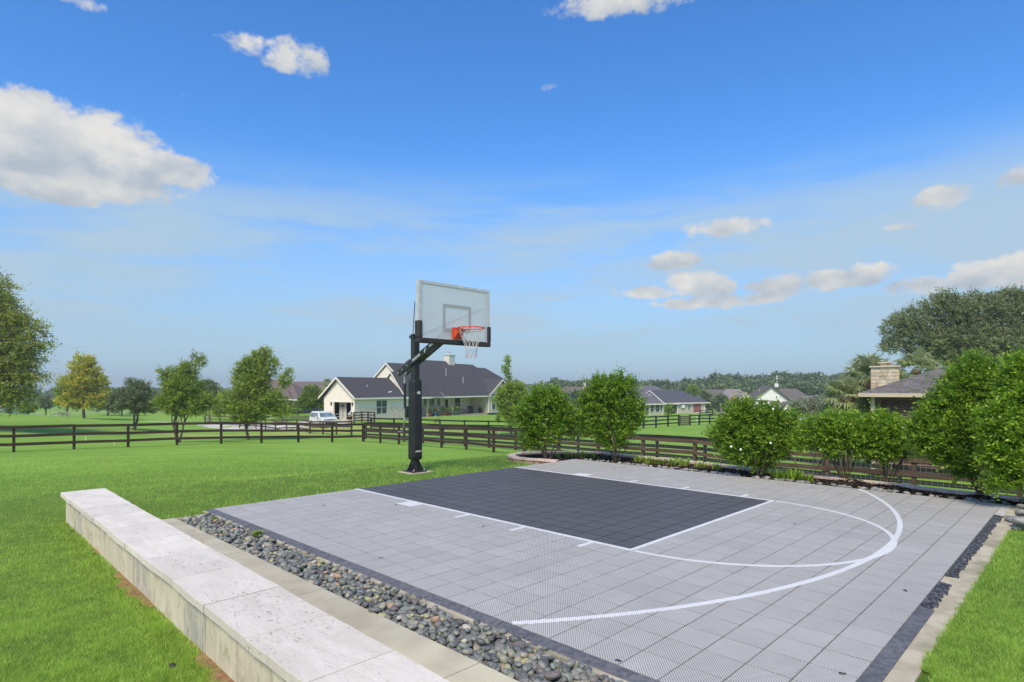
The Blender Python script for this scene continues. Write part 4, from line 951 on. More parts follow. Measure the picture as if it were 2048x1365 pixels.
def edging():
    t = thing('brick_edging', 'low curving pink brick edging round the shrub bed behind the court', 'brick edging', (3.5, 12, 0))
    pts = [Vector((x, y, 0)) for x, y in WP]; L = [0]
    for i in range(1, len(pts)): L.append(L[-1] + (pts[i] - pts[i - 1]).length)
    def at(s):
        for i in range(1, len(pts)):
            if s <= L[i]: return pts[i - 1].lerp(pts[i], (s - L[i - 1]) / (L[i] - L[i - 1]))
        return pts[-1]
    off = Vector((3.5, 12, 0)); s = 0
    while s < L[-1] - .3:
        st = .26; a, b = at(s + .004), at(s + st - .004); d = (b - a).normalized(); n = Vector((-d.y, d.x, 0)); n = -n if n.dot(Vector((-.6, -.7, 0))) > 0 and False else n
        a -= off; b -= off; zt = .058 + random.uniform(-.006, .004); w = .085
        part('cap_block', MB().add([tuple(q) for q in (a - n * w + Vector((0, 0, .018)), b - n * w + Vector((0, 0, .018)), b + n * w + Vector((0, 0, .018)), a + n * w + Vector((0, 0, .018)), a - n * w + Vector((0, 0, zt)), b - n * w + Vector((0, 0, zt)), b + n * w + Vector((0, 0, zt)), a + n * w + Vector((0, 0, zt)))],
             [(0, 3, 2, 1), (4, 5, 6, 7), (0, 1, 5, 4), (1, 2, 6, 5), (2, 3, 7, 6), (3, 0, 4, 7)]), CAPB, t)
        zz = .014
        while zz > -.25:
            w2 = .07; ja, jb = (a, b); q0 = zz - .085
            part('block', MB().add([tuple(q) for q in (ja - n * w2 + Vector((0, 0, q0)), jb - n * w2 + Vector((0, 0, q0)), jb + n * w2 + Vector((0, 0, q0)), ja + n * w2 + Vector((0, 0, q0)), ja - n * w2 + Vector((0, 0, zz)), jb - n * w2 + Vector((0, 0, zz)), jb + n * w2 + Vector((0, 0, zz)), ja + n * w2 + Vector((0, 0, zz)))],
                 [(0, 3, 2, 1), (4, 5, 6, 7), (0, 1, 5, 4), (1, 2, 6, 5), (2, 3, 7, 6), (3, 0, 4, 7)]), BRK, t)
            zz -= .09
            if s > 2.2: break
        s += st
    # solid backing behind the blocks
edging()

# ------------------------------------------------------------------ shrubs in the bed (measured outlines at their distances)
def shrub(lab, base, D, lst, shoots, leafm=SHR, leaf=.062, stem=10, sr=.014, k=9, slen=.24, th=.55, young=.55, **kw):
    shoots = int(shoots * 1.4); leaf *= 1.12
    return plant('shrub', lab, 'shrub', base, blobs_px(lst, D, base), leafm, shoots, k, leaf, slen, th, sr, 'clipped shrubs in the bed behind the court', stem, 3, STEM, 'stems', 'foliage', .10, young=young, up=.45, **kw)
shrub('broad two lobed shrub leftmost in the bed, over the curved brick corner', (.80, 13.35, 0), 13.35,
      [(1075, 815, 36, 36), (1110, 800, 30, 28), (1058, 850, 28, 30), (1125, 838, 34, 32), (1090, 868, 40, 26), (1145, 855, 18, 26), (1062, 885, 24, 14), (1040, 832, 14, 18), (1095, 790, 18, 14)], 1350)
shrub('tall rounded dense shrub, second from the left behind the court', (2.3, 13.2, 0), 13.2,
      [(1205, 800, 40, 42), (1240, 795, 36, 40), (1185, 840, 32, 36), (1255, 835, 34, 40), (1220, 860, 44, 28), (1200, 772, 26, 22), (1240, 768, 24, 20), (1272, 815, 18, 26), (1172, 808, 18, 26), (1225, 885, 30, 12)], 1900)
shrub('third shrub with white gardenia like blooms and a pointed top', (4.5, 10.95, 0), 10.95,
      [(1478, 838, 32, 34), (1530, 835, 42, 26), (1460, 870, 38, 30), (1510, 870, 50, 34), (1560, 865, 34, 28), (1480, 902, 44, 22), (1545, 900, 34, 20), (1482, 812, 16, 16), (1580, 838, 18, 14), (1600, 880, 16, 20), (1520, 925, 26, 12)], 2500, SHR)
shrub('sparse twiggy yellow green shrub between the third and fourth shrubs', (5.15, 10.45, 0), 10.45,
      [(1612, 862, 18, 26), (1600, 885, 22, 18), (1630, 880, 16, 26), (1618, 845, 10, 14)], 300, SHR2, leaf=.04, stem=5, sr=.008, k=10, slen=.24, th=.5, young=.7)
shrub('fourth shrub, smaller left half of the low rounded pair', (5.75, 10.35, 0.02), 10.35,
      [(1680, 862, 40, 24), (1650, 872, 22, 20), (1700, 886, 36, 24), (1668, 842, 22, 14), (1712, 848, 20, 16), (1668, 900, 24, 16)], 1250, SHR2)
shrub('fifth shrub, right half of the low rounded pair with dark heart', (6.28, 10.05, 0.02), 10.05,
      [(1745, 866, 36, 28), (1780, 872, 30, 30), (1760, 850, 34, 16), (1735, 892, 28, 20), (1795, 896, 22, 20), (1775, 845, 16, 12), (1765, 908, 24, 14)], 1600, SHR2)
shrub('tall bushy shrub right of the low pair with upright pale shoots on top', (6.95, 8.85, 0.02), 8.85,
      [(1896, 808, 36, 36), (1932, 772, 40, 38), (1870, 860, 46, 40), (1935, 850, 50, 46), (1905, 905, 46, 30), (1960, 810, 36, 44), (1858, 838, 14, 14), (1945, 738, 24, 24), (1985, 745, 18, 26), (1848, 885, 24, 20), (1930, 940, 24, 16)], 3100, SHR, leaf=.06, stem=7, sr=.022, th=.7)
shrub('rightmost large shrub cut by the picture edge above the river rocks', (7.05, 8.0, 0.01), 8.0,
      [(2010, 850, 50, 50), (2050, 790, 44, 50), (2070, 880, 60, 60), (2000, 910, 36, 34), (2040, 945, 44, 34), (1985, 860, 26, 34), (2040, 740, 30, 34), (2100, 820, 60, 70), (2115, 930, 60, 50), (1990, 965, 20, 16)], 3300, SHR2, leaf=.058, stem=6, sr=.02, th=.6, young=.65)
def blooms():
    m = mat('white_petal', (.85, .85, .80), rough=.6)
    BL = ['highest but one white bloom at the right top of the third shrub', 'white bloom just right of the topmost pair on the third shrub', 'rightmost white bloom on the third shrub', 'white bloom under the top cluster of the third shrub', 'white bloom low on the right half of the third shrub', 'leftmost white bloom low on the third shrub', 'white bloom right of the leftmost low bloom on the third shrub', 'topmost white bloom on the third shrub']
    for k_, (u, v, d) in enumerate([(1550, 800, 10.9), (1562, 803, 10.95), (1571, 817, 10.8), (1546, 818, 10.6), (1541, 886, 10.35), (1462, 893, 10.4), (1481, 899, 10.4), (1556, 790, 11.1)]):
        y = d - .15; x = (u - 1024) / 1199.9 * y; z = 1.631 - (v - 774.4) / 1199.9 * y; mb = MB()
        for q in range(6):
            a = q * 1.047; c, s = math.cos(a), math.sin(a); e = .014
            mb.face([(0, 0, 0), (c * e - s * .010, -.008, s * e + c * .010), (c * e * 1.5, -.004, s * e * 1.5), (c * e + s * .010, -.008, s * e - c * .010)])
        tag(link('white_bloom', mb.mesh('white_bloom', m), None, (x, y, z)), BL[k_], 'flower', 'white blooms on the third shrub')
blooms()

# ------------------------------------------------------------------ fences
WOOD = mat('dark_brown_board', (.040, .024, .017), (.075, .045, .032), 5, .85, .4, 40, stretch=(.25, .25, 2.5), rand=.25)
WOODR = mat('weathered_brown_board', (.075, .045, .034), (.13, .08, .06), 5, .85, .4, 40, stretch=(.25, .25, 2.5), rand=.2)
BLKW = mat('black_board', (.012, .013, .011), (.026, .027, .024), 6, .8, .3, 40, rand=.25)
MIDW = mat('faded_brown_board', (.07, .05, .04), (.12, .09, .075), 6, .85, .3, 40, rand=.2)
WIRE = mat('galvanised_wire', (.34, .35, .36), rough=.5, metal=.4)
def fence(name, label, pts, m, H=1.32, rails=(1.245, .81, .39), rh=.145, ps=.115, big=(), skip=(), group=None, mesh=False, side=1, mfun=None, shadow=None):
    P = [Vector((x, y, gz(x, y))) for x, y in pts]; o = P[0]
    t = thing(name, label, 'fence', o, 0, group); n = len(P)
    pc = {}
    for i, p in enumerate(P):
        d = (P[min(i + 1, n - 1)] - P[max(i - 1, 0)]); a = math.atan2(d.y, d.x); b = (i in big); s = (ps * 1.6 if b else ps) / 2; mm = mfun(i, n) if mfun else m
        key = (b, mm.name)
        if key not in pc: pc[key] = MB().box(-s, s, -s, s, -.25, H + (.03 if b else -.01)).mesh('post', mm)
        link('post', pc[key], t, p - o, a)
    for i in range(n - 1):
        if i in skip: continue
        a, b = P[i] - o, P[i + 1] - o; d = (b - a).normalized(); nrm_ = Vector((d.y, -d.x, 0)) * side * (ps / 2 + .022); g = d * .004; mm = mfun(i, n) if mfun else m
        for r in rails:
            e = random.uniform(-.012, .012)
            part('rail', MB().bar(a + nrm_ + g + Vector((0, 0, r + e)), b + nrm_ - g + Vector((0, 0, r + random.uniform(-.012, .012))), .04, rh), mm, t)
    if mesh:
        mb = MB()
        for i in range(n - 1):
            a, b = P[i] - o, P[i + 1] - o; d = (b - a); L = d.length; d.normalize(); nn = Vector((d.y, -d.x, 0)) * side * (ps / 2 + .05); k = int(L / .16)
            for q in range(k):
                p = a + d * (q * .16) + nn; mb.bar(p + Vector((0, 0, .02)), p + Vector((0, 0, 1.1)), .006)
            for z in (.02, .38, .74, 1.1): mb.bar(a + nn + Vector((0, 0, z)), b + nn + Vector((0, 0, z)), .006)
        part('wire_mesh', mb, WIRE, t, kind='stuff')
    return t
PT0 = Vector((-10.75, 43.4)); dL = Vector((-1.7447, -1.7058)); dR = Vector((1.626, -1.8192))
left = [tuple(PT0 + dL * i) for i in range(10, 0, -1)]; right = [tuple(PT0 + dR * i) for i in range(1, 18)]
fence('board_fence', 'nearest dark brown three rail fence with its corner behind the hoop', left + [tuple(PT0)] + right, WOOD, big=(10,), mfun=lambda i, n: WOOD if i < 17 else WOODR)
nn = Vector((.745, .666)) * 2.6; Q0 = Vector((-11.6, 47.6))
fence('wire_backed_fence', 'black three rail fence with wire mesh running close behind the brown fence', [tuple(Q0)] + [tuple(PT0 + nn + dR * (i + .55)) for i in range(0, 17)], BLKW, mesh=True, H=1.32)
lf = [(736, 47.6), (703, 52), (673, 55.5), (646, 58), (620, 60), (594, 64), (573, 68.5), (551, 71), (531, 74), (512, 76.5), (495, 78.5), (479, 80)]
fence('field_fence', 'weathered three rail fence crossing the field behind the left trees', [((u - 1024) / 1199.9 * y, y) for u, y in lf][1:], MIDW, ps=.13)
fence('lane_fence', 'faint brown fence beyond the lane left of the white car', [((u - 1024) / 1199.9 * y, y) for u, y in [(410, 88), (440, 87), (480, 85), (522, 82), (565, 78), (621, 71)]], MIDW, ps=.15)
ff = [(742, 62), (788, 61.5), (834, 61), (880, 61), (929, 61), (977, 61), (1023, 61), (1069, 61.5), (1113, 62), (1155, 62.5), (1196, 63.5), (1234, 64.5), (1262, 65.2), (1287, 66), (1312, 68), (1336, 70.5), (1357.5, 73), (1380, 75), (1398.5, 77), (1419.5, 79), (1438, 81.5), (1456, 84), (1474, 87), (1491, 90)]
def uy(l): return [((u - 1024) / 1199.9 * y, y) for u, y in l]
fence('paddock_fence', 'dark three rail paddock fence across the lawns before the far houses', uy(ff), BLKW, ps=.14, skip=(16,), H=1.35)
def field_gate():
    a, b = [Vector((x, y, gz(x, y))) for x, y in uy([(1359.5, 73.2), (1378, 74.8)])]; t = thing('board_gate', 'grey brown five board gate set in the dark paddock fence', 'gate', a)
    for k in range(5): part('board', MB().bar(Vector((0, 0, .18 + k * .235)), b - a + Vector((0, 0, .18 + k * .235)), .04, .15), MIDW, t)
    for f in (.03, .97): part('upright', MB().bar((b - a) * f + Vector((.02, -.05, .1)), (b - a) * f + Vector((.02, -.05, 1.25)), .05, .12), MIDW, t)
field_gate()
fence('side_fence', 'short dark fence by the corner of the white garage', uy([(708, 70), (723.5, 70.8), (736, 71), (749, 70)]), WOOD, rails=(1.25, .92, .6, .28), rh=.12)
fence('distant_fence', 'distant brown fence behind the shrubs left of the palms', uy([(1560, 88), (1592, 88), (1625, 87), (1660, 86), (1695, 86)]), MIDW, ps=.16)
fence('drive_fence', 'small fence beside the pale drive right of the grey roofed house', uy([(1400, 112), (1425, 118), (1436, 128), (1447, 140), (1458, 150)]), BLKW, ps=.16)
def tube_gate():
    a, b = [Vector((x, y, gz(x, y))) for x, y in uy([(663, 68.5), (698, 69.5)])]; t = thing('tube_gate', 'galvanised tube gate standing open before the garage', 'gate', a)
    mb = MB()
    for z in (.25, .6, .95, 1.25): part('tube', MB().tube([(0, 0, z), (b.x - a.x, b.y - a.y, z)], .028, 6), ALU, t)
    for f in (0, .5, 1): part('upright', MB().tube([(b - a) * f + Vector((0, 0, .2)), (b - a) * f + Vector((0, 0, 1.28))], .03, 6), ALU, t)
tube_gate()
# ------------------------------------------------------------------ houses
SHG = mat('charcoal_shingles', (.046, .044, .050), (.105, .10, .108), 26, .95, .5, 50, detail=3)
SHG_B = mat('grey_blue_shingles', (.060, .064, .080), (.11, .115, .135), 22, .95, .5, 50, detail=3)
SHG_L = mat('light_grey_shingles', (.10, .10, .115), (.17, .165, .18), 20, .95, .4, 50, detail=3)
SHG_BR = mat('brown_shingles', (.12, .088, .082), (.21, .16, .15), 22, .95, .4, 50, detail=3)
SHG_T = mat('taupe_shingles', (.105, .093, .085), (.17, .155, .145), 22, .95, .4, 50, detail=3)
SID = mat('cream_siding', (.83, .75, .65), (.87, .80, .71), 3, .8)
FAS = mat('cream_trim', (.80, .76, .66), (.84, .80, .70), 3, .7)
WHT_T = mat('white_trim', (.74, .74, .70), rough=.6)
BRM = mat('mottled_pale_brick', (.72, .62, .52), (.36, .24, .18), 6.5, .9, .3, 30, c3=(.74, .69, .62), detail=2, contrast=(.52, .66))
BRD = mat('brown_brick', (.22, .13, .10), (.33, .22, .18), 7, .9, .3, 30, detail=3)
DGL = mat('window_glass', (.035, .05, .06), (.07, .09, .10), 2, .12, spec=.7)
LGL = mat('pale_window_shade', (.42, .50, .50), rough=.3)
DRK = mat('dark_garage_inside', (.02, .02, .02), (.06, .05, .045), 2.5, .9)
TANW = mat('tan_siding', (.46, .43, .34), (.52, .49, .40), 4, .85)
GRNW = mat('sage_wall', (.40, .41, .33), (.46, .46, .38), 4, .85)
RDR = mat('red_brown_door', (.22, .09, .075), (.27, .12, .10), 4, .7)
def slab(mb, pts, th):
    """solid roof sheet: polygon pts (top surface), thickness th downwards"""
    n = len(pts); P = [Vector(p) for p in pts]; vs = [tuple(p) for p in P] + [tuple(p - Vector((0, 0, th))) for p in P]
    mb.add(vs, [tuple(range(n)), tuple(n + i for i in range(n))[::-1]] + [(i, n + i, n + (i + 1) % n, (i + 1) % n) for i in range(n)]); return mb
def gable(house, x0, x1, y0, yr, y1, z0, zr, m=SHG, z1=None, fas=FAS, th=.12, ends=(True, True), hip=(0, 0), nm='roof'):
    """gable (or hipped) roof, ridge parallel to local x"""
    z1 = z0 if z1 is None else z1; mb = MB(); a, b = x0 + hip[0], x1 - hip[1]
    slab(mb, [(x0, y0, z0), (x1, y0, z0), (b, yr, zr), (a, yr, zr)], th); slab(mb, [(x1, y1, z1), (x0, y1, z1), (a, yr, zr + .002), (b, yr, zr + .002)], th)
    if hip[0]: slab(mb, [(x0, y1, z1), (x0, y0, z0), (a, yr, zr)], th)
    if hip[1]: slab(mb, [(x1, y0, z0), (x1, y1, z1), (b, yr, zr)], th)
    r = part(nm, mb, m, house)
    f = MB(); e = .03
    f.box(x0 + .02, x1 - .02, y0 - e - .02, y0 - .005, z0 - th - .1, z0 - .02)
    for xx, on, h in ((x0, ends[0], hip[0]), (x1, ends[1], hip[1])):
        if on and not h:
            s = -1 if xx == x0 else 1; xa = xx + s * .035
            f.bar((xa, y0 - .04, z0 - .14), (xa, yr, zr - .13), .05, .24, up=(1, 0, 0)) if False else None
            for (ya, za) in ((y0, z0), (y1, z1)):
                f.add([(xx + s * .005, ya, za + .01), (xx + s * .055, ya, za + .01), (xx + s * .055, yr, zr + .01), (xx + s * .005, yr, zr + .01),
                       (xx + s * .005, ya, za - .22), (xx + s * .055, ya, za - .22), (xx + s * .055, yr, zr - .24), (xx + s * .005, yr, zr - .24)],
                      [(0, 1, 2, 3), (4, 7, 6, 5), (0, 4, 5, 1), (1, 5, 6, 2), (2, 6, 7, 3), (3, 7, 4, 0)])
    part('fascia', f, fas, r); return r
def window(house, axis, c, a, b, z0, z1, out, glass=DGL, split=1, frame=WHT_T, shade=None, mid=True):
    """window on a wall plane: axis 'y' = wall at local y=c spanning x a..b ; out = outward sign"""
    def bx(mb, u0, u1, w0, w1, d0, d1):
        lo, hi = sorted((c + out * d0, c + out * d1))
        if axis == 'y': mb.box(u0, u1, lo, hi, w0, w1)
        else: mb.box(lo, hi, u0, u1, w0, w1)
    fr = MB(); w = .07
    bx(fr, a - w, b + w, z1, z1 + w, .005, .07); bx(fr, a - w, b + w, z0 - w, z0, .005, .08); bx(fr, a - w, a, z0 + .001, z1 - .001, .005, .07); bx(fr, b, b + w, z0 + .001, z1 - .001, .005, .07)
    if mid: bx(fr, a + .002, b - .002, (z0 + z1) / 2 - .03, (z0 + z1) / 2 + .03, .012, .05)
    for k in range(1, split): x = a + (b - a) * k / split; bx(fr, x - .035, x + .035, z0 + .002, z1 - .002, .006, .056)
    f = part('window', fr, frame, house)
    g = MB(); bx(g, a, b, z0, z1, .002, .009); part('pane', g, glass, f)
    if shade: g = MB(); bx(g, a + .03, b - .03, (z0 + z1) / 2 + .04, z1 - .02, .010, .011); part('blind', g, shade, f)
def wallq(mb, pts): mb.face(pts)
def main_house():
    h = thing('farmhouse', 'cream farmhouse with charcoal roof, open garage and stone chimney behind the hoop', 'house', (-19.4, 74, -2.62), math.atan2(.844, .536))
    E_ = 2.92; W = 5.6
    # garage wing
    mb = MB(); d0, d1, dz = .60, 3.78, 2.34
    for (a, b, z0, z1) in ((0, d0, 0, E_), (d1, W, 0, E_), (d0, d1, dz, E_)): mb.box(0, .15, a, b, z0, z1)
    mb.add([(0, 0, E_), (0, W, E_), (0, W / 2 + .05, 5.45), (.15, 0, E_), (.15, W, E_), (.15, W / 2 + .05, 5.45)], [(0, 2, 1), (3, 4, 5), (0, 3, 5, 2), (1, 2, 5, 4)])
    mb.box(.152, 9.5, 0, .15, 0, E_).box(.152, 9.5, W - .15, W, 0, E_)
    part('garage_wall', mb, SID, h)
    bt = MB()
    for k in range(13):
        y = .25 + k * .42; zt = E_ + (2.5 * (1 - abs(y - W / 2) / (W / 2)))
        z0 = 1.25 if (y < d0 - .1 or y > d1 + .15) else dz + .14
        bt.box(-.02, -.001, y, y + .04, z0, zt)
    for k in range(21):
        x = .3 + k * .42
        if 3.4 < x < 5.8: continue
        bt.box(x, x + .04, -.02, -.001, 1.7, E_ - .1)
    part('battens', bt, SID, h)
    for q in ((-.07, -.003, -.07, d0 - .1, 0, 1.2), (-.07, -.003, d1 + .12, W + .05, 0, 1.2), (-.002, 3.5, -.07, -.003, 0, 1.62), (5.68, 9.5, -.07, -.003, 0, 1.62), (3.502, 5.678, -.07, -.003, 0, .68)): part('brick_skirt', MB().box(*q), BRM, h)
    pass
    tr = MB().box(-.05, -.002, d0 - .1, d0 - .001, 0, dz + .12).box(-.05, -.002, d1 + .001, d1 + .11, 0, dz + .12).box(-.05, -.002, d0 + .001, d1 - .001, dz + .002, dz + .13)
    part('garage_door_frame', tr, FAS, h)
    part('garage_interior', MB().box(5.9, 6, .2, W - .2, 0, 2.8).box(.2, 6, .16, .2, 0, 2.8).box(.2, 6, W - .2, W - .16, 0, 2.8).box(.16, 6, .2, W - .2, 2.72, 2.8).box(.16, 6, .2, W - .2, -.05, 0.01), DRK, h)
    part('interior_partition', MB().box(.8, .86, 2.35, 3.65, .02, 2.3), mat('pale_board_wall', (.5, .46, .38), rough=.9), h)
    part('shelving', MB().box(1.6, 2.2, .5, 1.2, .02, 1.8).box(1.2, 1.8, 1.35, 2.1, .02, 1.1).box(.9, 1.3, .5, .9, .02, .7), mat('stored_items', (.10, .07, .05), (.02, .02, .02), 3, .9, rand=.3), h)
    part('broom', MB().box(.7, .73, 2.9, 2.94, .3, 1.9).box(.68, .76, 2.75, 3.2, 1.8, 1.95), mat('dark_tool', (.06, .04, .03), rough=.9), h)
    for y in (.32, 4.15): part('wall_lamp', MB().box(-.16, -.05, y - .07, y + .07, 1.95, 2.28).box(-.19, -.03, y - .09, y + .09, 2.28, 2.32), mat('black_lantern', (.03, .03, .035), rough=.4), h)
    gable(h, -.4, 9.6, -.42, 2.9, 6.2, E_, 5.52)
    window(h, 'y', -.0, 3.66, 5.52, .78, 2.5, -1, split=2)
    part('downspout', MB().box(-.14, -.06, -.12, -.04, .1, 2.7).box(.0, .12, -.2, -.12, 2.6, 2.85), FAS, h)
    part('air_conditioner', MB().box(1.5, 1.9, -.55, -.12, 0, .7), mat('grey_metal_box', (.35, .36, .36), rough=.6), h)
    part('roof_patch', MB().add([(6.1, .35, E_ + .66), (6.9, .5, E_ + .78), (6.95, .38, E_ + .70), (6.15, .22, E_ + .58)], [(0, 1, 2, 3)]), WHT_T, h)
    # main block: recessed porch wall, big roof
    mb = MB().box(9.5, 9.65, 0, 3.4, 0, E_).box(9.5, 28.5, 3.4, 3.55, 0, E_)
    part('porch_wall', mb, SID, h)
    part('porch_skirt', MB().box(12, 21.2, 3.32, 3.398, 0, 1.35).box(24, 24.3, 3.32, 3.398, 0, 1.3), BRM, h)
    part('side_wall', MB().box(9.2, 9.35, -.02, 9, 0, E_).box(9.3, 30, 9, 9.2, 0, E_), SID, h)
    part('porch_floor', MB().box(9.5, 28.45, -.35, 3.4, -.3, .02), CONC, h)
    part('porch_ceiling', MB().box(9.5, 28.4, -.3, 3.4, E_ - .12, E_ - .06), FAS, h)
    for x in (13.7, 19.5): part('porch_post', MB().box(x - .12, x + .12, -.1, .12, .02, E_ - .12), mat('olive_post', (.42, .38, .25), rough=.8), h)
    for (a, b) in ((16.9, 17.6), (18.2, 19.2), (19.95, 20.55), (24.35, 25.75)): window(h, 'y', 3.4, a, b, .6, 2.5, -1)
    dr = part('front_door', MB().box(21.85, 22.55, 3.33, 3.399, .03, 2.25), mat('dark_door', (.03, .028, .03), rough=.5), h); part('door_frame', MB().box(21.7, 21.84, 3.32, 3.399, .03, 2.4).box(22.56, 22.7, 3.32, 3.399, .03, 2.4), FAS, dr)
    part('brick_side_wall', MB().box(28.45, 28.6, -.02, 5, 0, E_), BRM, h)
    # roofs
    gable(h, 10.9, 17, -.45, 5.35, 11.2, E_ - .05, 7.75)                         # left gable section
    mb = MB().add([(11.1, -.1, E_), (11.1, 10.8, E_), (11.1, 5.35, 7.55), (11.25, -.1, E_), (11.25, 10.8, E_), (11.25, 5.35, 7.55)], [(0, 2, 1), (3, 4, 5), (0, 3, 5, 2), (1, 2, 5, 4)])
    part('gable_wall', mb, SID, h)
    gable(h, 14.4, 33.5, -.45, 6.15, 12.6, E_ - .05, 8.5, hip=(2.2, 6.2))            # tall middle roof
    gable(h, 8.7, 14, -.46, 2.35, 6, E_ - .09, 6.4, ends=(True, False))
    mb = MB().add([(8.9, -.2, E_), (8.9, 5.4, E_), (8.9, 2.35, 6.2), (9.0, -.2, E_), (9.0, 5.4, E_), (9.0, 2.35, 6.2)], [(0, 2, 1), (3, 4, 5), (0, 3, 5, 2), (1, 2, 5, 4)]); part('small_gable_wall', mb, SID, h)
    gable(h, 25, 38.4, 1.2, 6.6, 12, 3.6, 8.2, hip=(4, 4.8)); gable(h, 29, 43.5, .6, 6.6, 12.4, 3.0, 7.7, hip=(4.5, 6.0))
    # right wing, gable towards the camera (ridge runs along local y)
    xr = 32.2; mb = MB()
    slab(mb, [(28.15, -.7, 2.9), (xr, -.7, 5.55), (xr, 7.5, 5.55), (28.15, 7.5, 2.9)][::-1], .12); slab(mb, [(36.3, -.7, 2.9), (xr, -.7, 5.552), (xr, 7.5, 5.552), (36.3, 7.5, 2.9)], .12)
    wr = part('roof', mb, SHG, h)
    f = MB()
    for xa in (28.15, 36.3): f.add([(xa, -.76, 2.9), (xr, -.76, 5.56), (xr, -.705, 5.56), (xa, -.705, 2.9), (xa, -.76, 2.66), (xr, -.76, 5.30), (xr, -.705, 5.30), (xa, -.705, 2.66)], [(0, 1, 2, 3), (4, 7, 6, 5), (0, 4, 5, 1), (1, 5, 6, 2), (2, 6, 7, 3), (3, 7, 4, 0)])
    part('fascia', f, FAS, wr)
    mb = MB().box(28.602, 36, -.3, -.1, 0, 2.75); mb.add([(28.6, -.3, 2.751), (36, -.3, 2.751), (xr, -.3, 5.3), (28.6, -.1, 2.751), (36, -.1, 2.751), (xr, -.1, 5.3)], [(0, 1, 2), (3, 5, 4), (0, 2, 5, 3), (1, 4, 5, 2)])
    part('brick_gable_wall', mb, BRM, h)
    for a, b in ((29.5, 30.55), (31.25, 32.3), (33.0, 34.0)): window(h, 'y', -.3, a, b, .6, 2.7, -1, shade=LGL)
    part('gable_downspout', MB().box(28.5, 28.6, -.42, -.33, .1, 2.6), FAS, h)
    ch = part('chimney', MB().box(25.5, 27.0, 5.4, 6.6, 7.2, 9.45).box(25.4, 27.1, 5.3, 6.7, 9.46, 9.56), mat('white_chimney', (.66, .64, .56), (.72, .70, .63), 4, .8), h)
    part('chimney_pot', MB().lathe([(.14, 9.56), (.14, 10.0), (.3, 10.02), (.3, 10.2), (.12, 10.25)], (26.2, 6.0, 0), 8), ALU, ch)
    for x, y, z in ((21.9, 3.2, 6.2), (24.6, 1.9, 4.9), (3.3, 1.3, 4.2)): part('vent_pipe', MB().tube([(x, y, z - .3), (x, y, z + 1.0)] if x > 10 else [(x, y, z - .3), (x, y, z + .35)], .05, 6), ALU, h)
main_house()

def frame_house(name, label, cat, o, ang): return thing(name, label, cat, o, ang)
def brown_house():
    h = frame_house('brick_house', 'brown brick house with hipped brown roofs behind the left trees', 'house', (-56, 112, -3.2), R_(-8))
    part('wall', MB().box(0, 17.5, 0, 10, -.6, 2.5), BRD, h)
    gable(h, -.6, 14, -.6, 5.6, 11, 2.5, 6.3, SHG_BR, hip=(7.0, 3.0)); gable(h, 8, 18.2, -1.6, 3.4, 9, 2.6, 5.6, SHG_BR, hip=(4.2, 4.2))
    part('chimney', MB().box(4.6, 5.8, 5.2, 6.2, 5.2, 7.0), mat('beige_chimney', (.40, .33, .28), rough=.9), h)
    part('bay_wall', MB().box(12.2, 16.0, -1.2, 0.0, -.6, 2.55), BRD, h)
    gable(h, 11.6, 16.8, -1.8, .4, 3.2, 2.72, 4.4, SHG_BR, hip=(2.2, 2.2))
    for a in (12.7, 14.1): window(h, 'y', -1.2, a, a + 1.0, .1, 2.1, -1, LGL)
    for a in (1.5, 4.5, 8.5): window(h, 'y', 0, a, a + 1.1, .3, 2.1, -1, LGL)
    t = frame_house('yellow_gabled_house', 'house with brown roof and yellow gable seen above the dark tree left of the farmhouse', 'house', (-50, 135, -3.2), R_(4))
    part('wall', MB().box(0, 11, 0, 9, -.5, 3.2), BRD, t)
    gable(t, -.5, 11.4, -.5, 4.5, 9.5, 3.2, 6.1, SHG_BR, ends=(False, True))
    gy = mat('yellow_gable', (.60, .45, .20), (.68, .52, .26), 3, .8)
    part('yellow_gable_wall', MB().add([(11.25, 0, 3.2), (11.25, 9, 3.2), (11.25, 4.5, 5.95), (11.05, 0, 3.2), (11.05, 9, 3.2), (11.05, 4.5, 5.95)], [(0, 1, 2), (3, 5, 4), (0, 2, 5, 3), (1, 4, 5, 2)]).box(11.001, 11.25, 0, 9, -.5, 3.199), gy, t)
    part('front_gable_wall', MB().add([(8.2, -.9, 2.9), (13.4, -.9, 2.9), (10.8, -.9, 5.2), (8.2, -.7, 2.9), (13.4, -.7, 2.9), (10.8, -.7, 5.2)], [(0, 1, 2), (3, 5, 4), (0, 2, 5, 3), (1, 4, 5, 2)]).box(8.2, 13.4, -.9, -.7, -.5, 2.899), gy, t)
brown_house()
